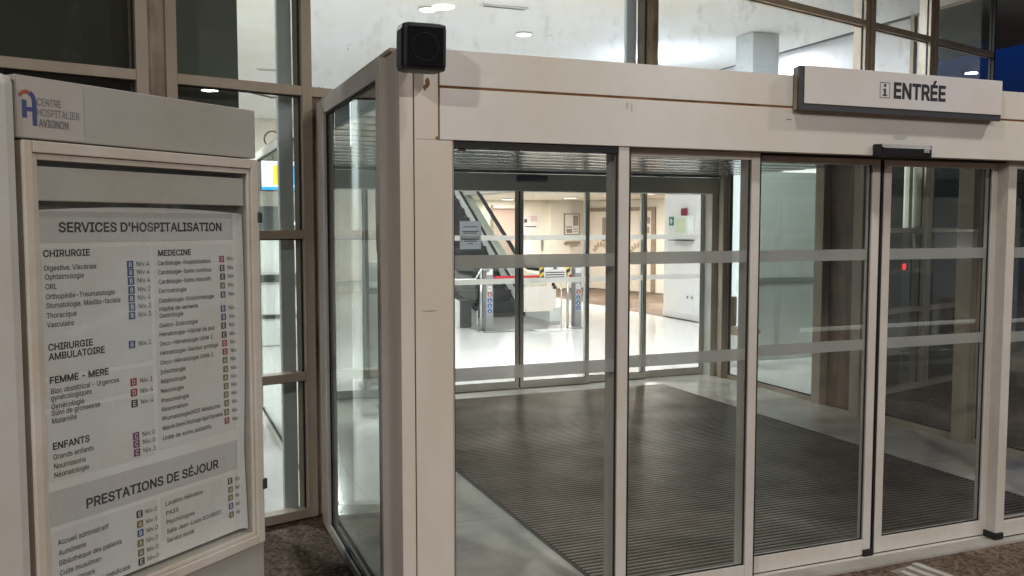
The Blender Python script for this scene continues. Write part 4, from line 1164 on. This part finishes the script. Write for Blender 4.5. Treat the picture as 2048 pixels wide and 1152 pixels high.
P = thing('directory_poster', 'printed list of hospital services hanging behind the totem glass', 'poster', (0.3214, 3.0836, 0), TA)
bm = BM()
us = [-.766 + i * (.766 - .075) / 30 for i in range(31)] + [-.070, -.064, -.059, -.055, -.0525]
dz = [0.0] * 31 + [-.001, -.004, -.009, -.016, -.024]
zs = [.742 + i * (1.800 - .742) / 24 for i in range(25)]
grid = [[bm.verts.new((u, .036 + d * (0.4 + .6 * abs(math.sin(z * 3.1))), z - (.012 * ((u + .41) / .35) ** 2 if z > 1.79 else 0))) for z in zs] for u, d in zip(us, dz)]
for a, b in zip(grid, grid[1:]):
    for i in range(len(zs) - 1):
        f = bm.faces.new((a[i], b[i], b[i + 1], a[i + 1])); f.smooth = True
geom = bm.faces[:]
obj('sheet', bm, 'paper', P)
for z0, z1 in ((1.703, 1.786), (.948, 1.044)):
    bm = BM(); quad(bm, -.745, -.074, z0, z1, .0352); obj('heading_band', bm, 'band', P)
for (a, b, z0, z1) in ((-.745, -.402, 1.352, 1.69), (-.745, -.402, 1.268, 1.338), (-.745, -.402, 1.07, 1.255), (-.388, -.078, 1.08, 1.69), (-.745, -.402, .744, .935), (-.388, -.078, .80, .935)):
    bm = BM(); quad(bm, a, b, z0, z1, .0352); obj('list_panel', bm, 'panelp', P)
bh, bt = BM(), BM()
for k, s, u, z, w, h in LINES:
    if z < .746: continue
    if k == 't': put_text(bt, s, u, z, h * .95, .0344, w=w, bold=.008)
    else: put_text(bh, s, u, z, h * .95, .0344, w=w, bold=.022)
sqb = {c: BM() for c in 'ABCDE'}
sw = BM()
for c, m, u, z, s, un, wn_ in SQ:
    if z < .75: continue
    h = s * .60
    quad(sqb[c], u - h, u + h, z - h, z + h, .0344)
    put_text(sw, c, u - h * .48, z - h * .62, h * 1.25, .0337, w=h * .96, bold=.02)
    put_text(bt, 'Niv.' + m, un, z - h * .55, h * 1.25, .0344, w=wn_)
obj('heading_lettering', bh, 'ink', P)
obj('list_lettering', bt, 'inkgrey', P)
for c, mt in zip('ABCDE', ('b_olive', 'b_blue', 'b_plum', 'b_red', 'b_black')):
    obj('level_badge', sqb[c], mt, P)
obj('badge_lettering', sw, 'sign_white', P)

# ------------------------------------------------------------------ forecourt behind the photographer, mirrored in the glass
t = thing('handrail', 'pale handrail with added glow on the forecourt, mirrored in the right doors', 'handrail', (0, 1.34, 0))
bm = BM(); tube(bm, [(4.95, 0, .885), (7, 0, .885), (11, 0, .885)], .018, 12); obj('rail', bm, 'rail_glow', t)  # rail emits light so its mirror image in the doors stays bright
for x in (5.05, 7.0, 9.0, 10.9):
    bm = BM(); cyl(bm, (x, 0, -.012), (x, 0, .862), .02); obj('rail_post', bm, 'steel', t)
def car(x, y, rz, label):
    t = thing('parked_car', label, 'car', (x, y, -.006), rz)
    prof = [(-2.1, .35), (-2.15, .80), (-2.1, 1.15), (-1.9, 1.25), (-1.55, 1.68), (.35, 1.72), (1.05, 1.15), (1.95, .98), (2.12, .6), (2.08, .32)]
    bm = BM(); extrude_profile(bm, prof, 'x', -.84, .84)
    for v in bm.verts:
        if v.co.z > 1.3: v.co.x *= .80
    bmesh.ops.bevel(bm, geom=bm.edges[:], offset=.05, segments=2, affect='EDGES')
    obj('body', bm, 'carpaint', t)
    for s in (-1, 1):
        for yy in (-1.35, 1.35):
            bm = BM(); cyl(bm, (s * .70, yy, .32), (s * .88, yy, .32), .32, .32, 24); w = obj('wheel', bm, 'rubber', t)
            bm = BM(); cyl(bm, (s * .8805, yy, .32), (s * .89, yy, .32), .2, .19, 16); obj('rim', bm, 'steel', w)
        bm = BM(); box(bm, s * .58, s * .80, -2.165, -2.12, 1.0, 1.1, .01); obj('tail_lamp', bm, 'tail', t)
    bm = BM(); box(bm, -.55, .55, -1.87, -1.7, 1.25, 1.5)
    obj('rear_window', bm, 'black', t)
    return t
car(12.9, -2.4, R(-8), 'dark car with red tail lamps on the forecourt, mirrored in the doors')
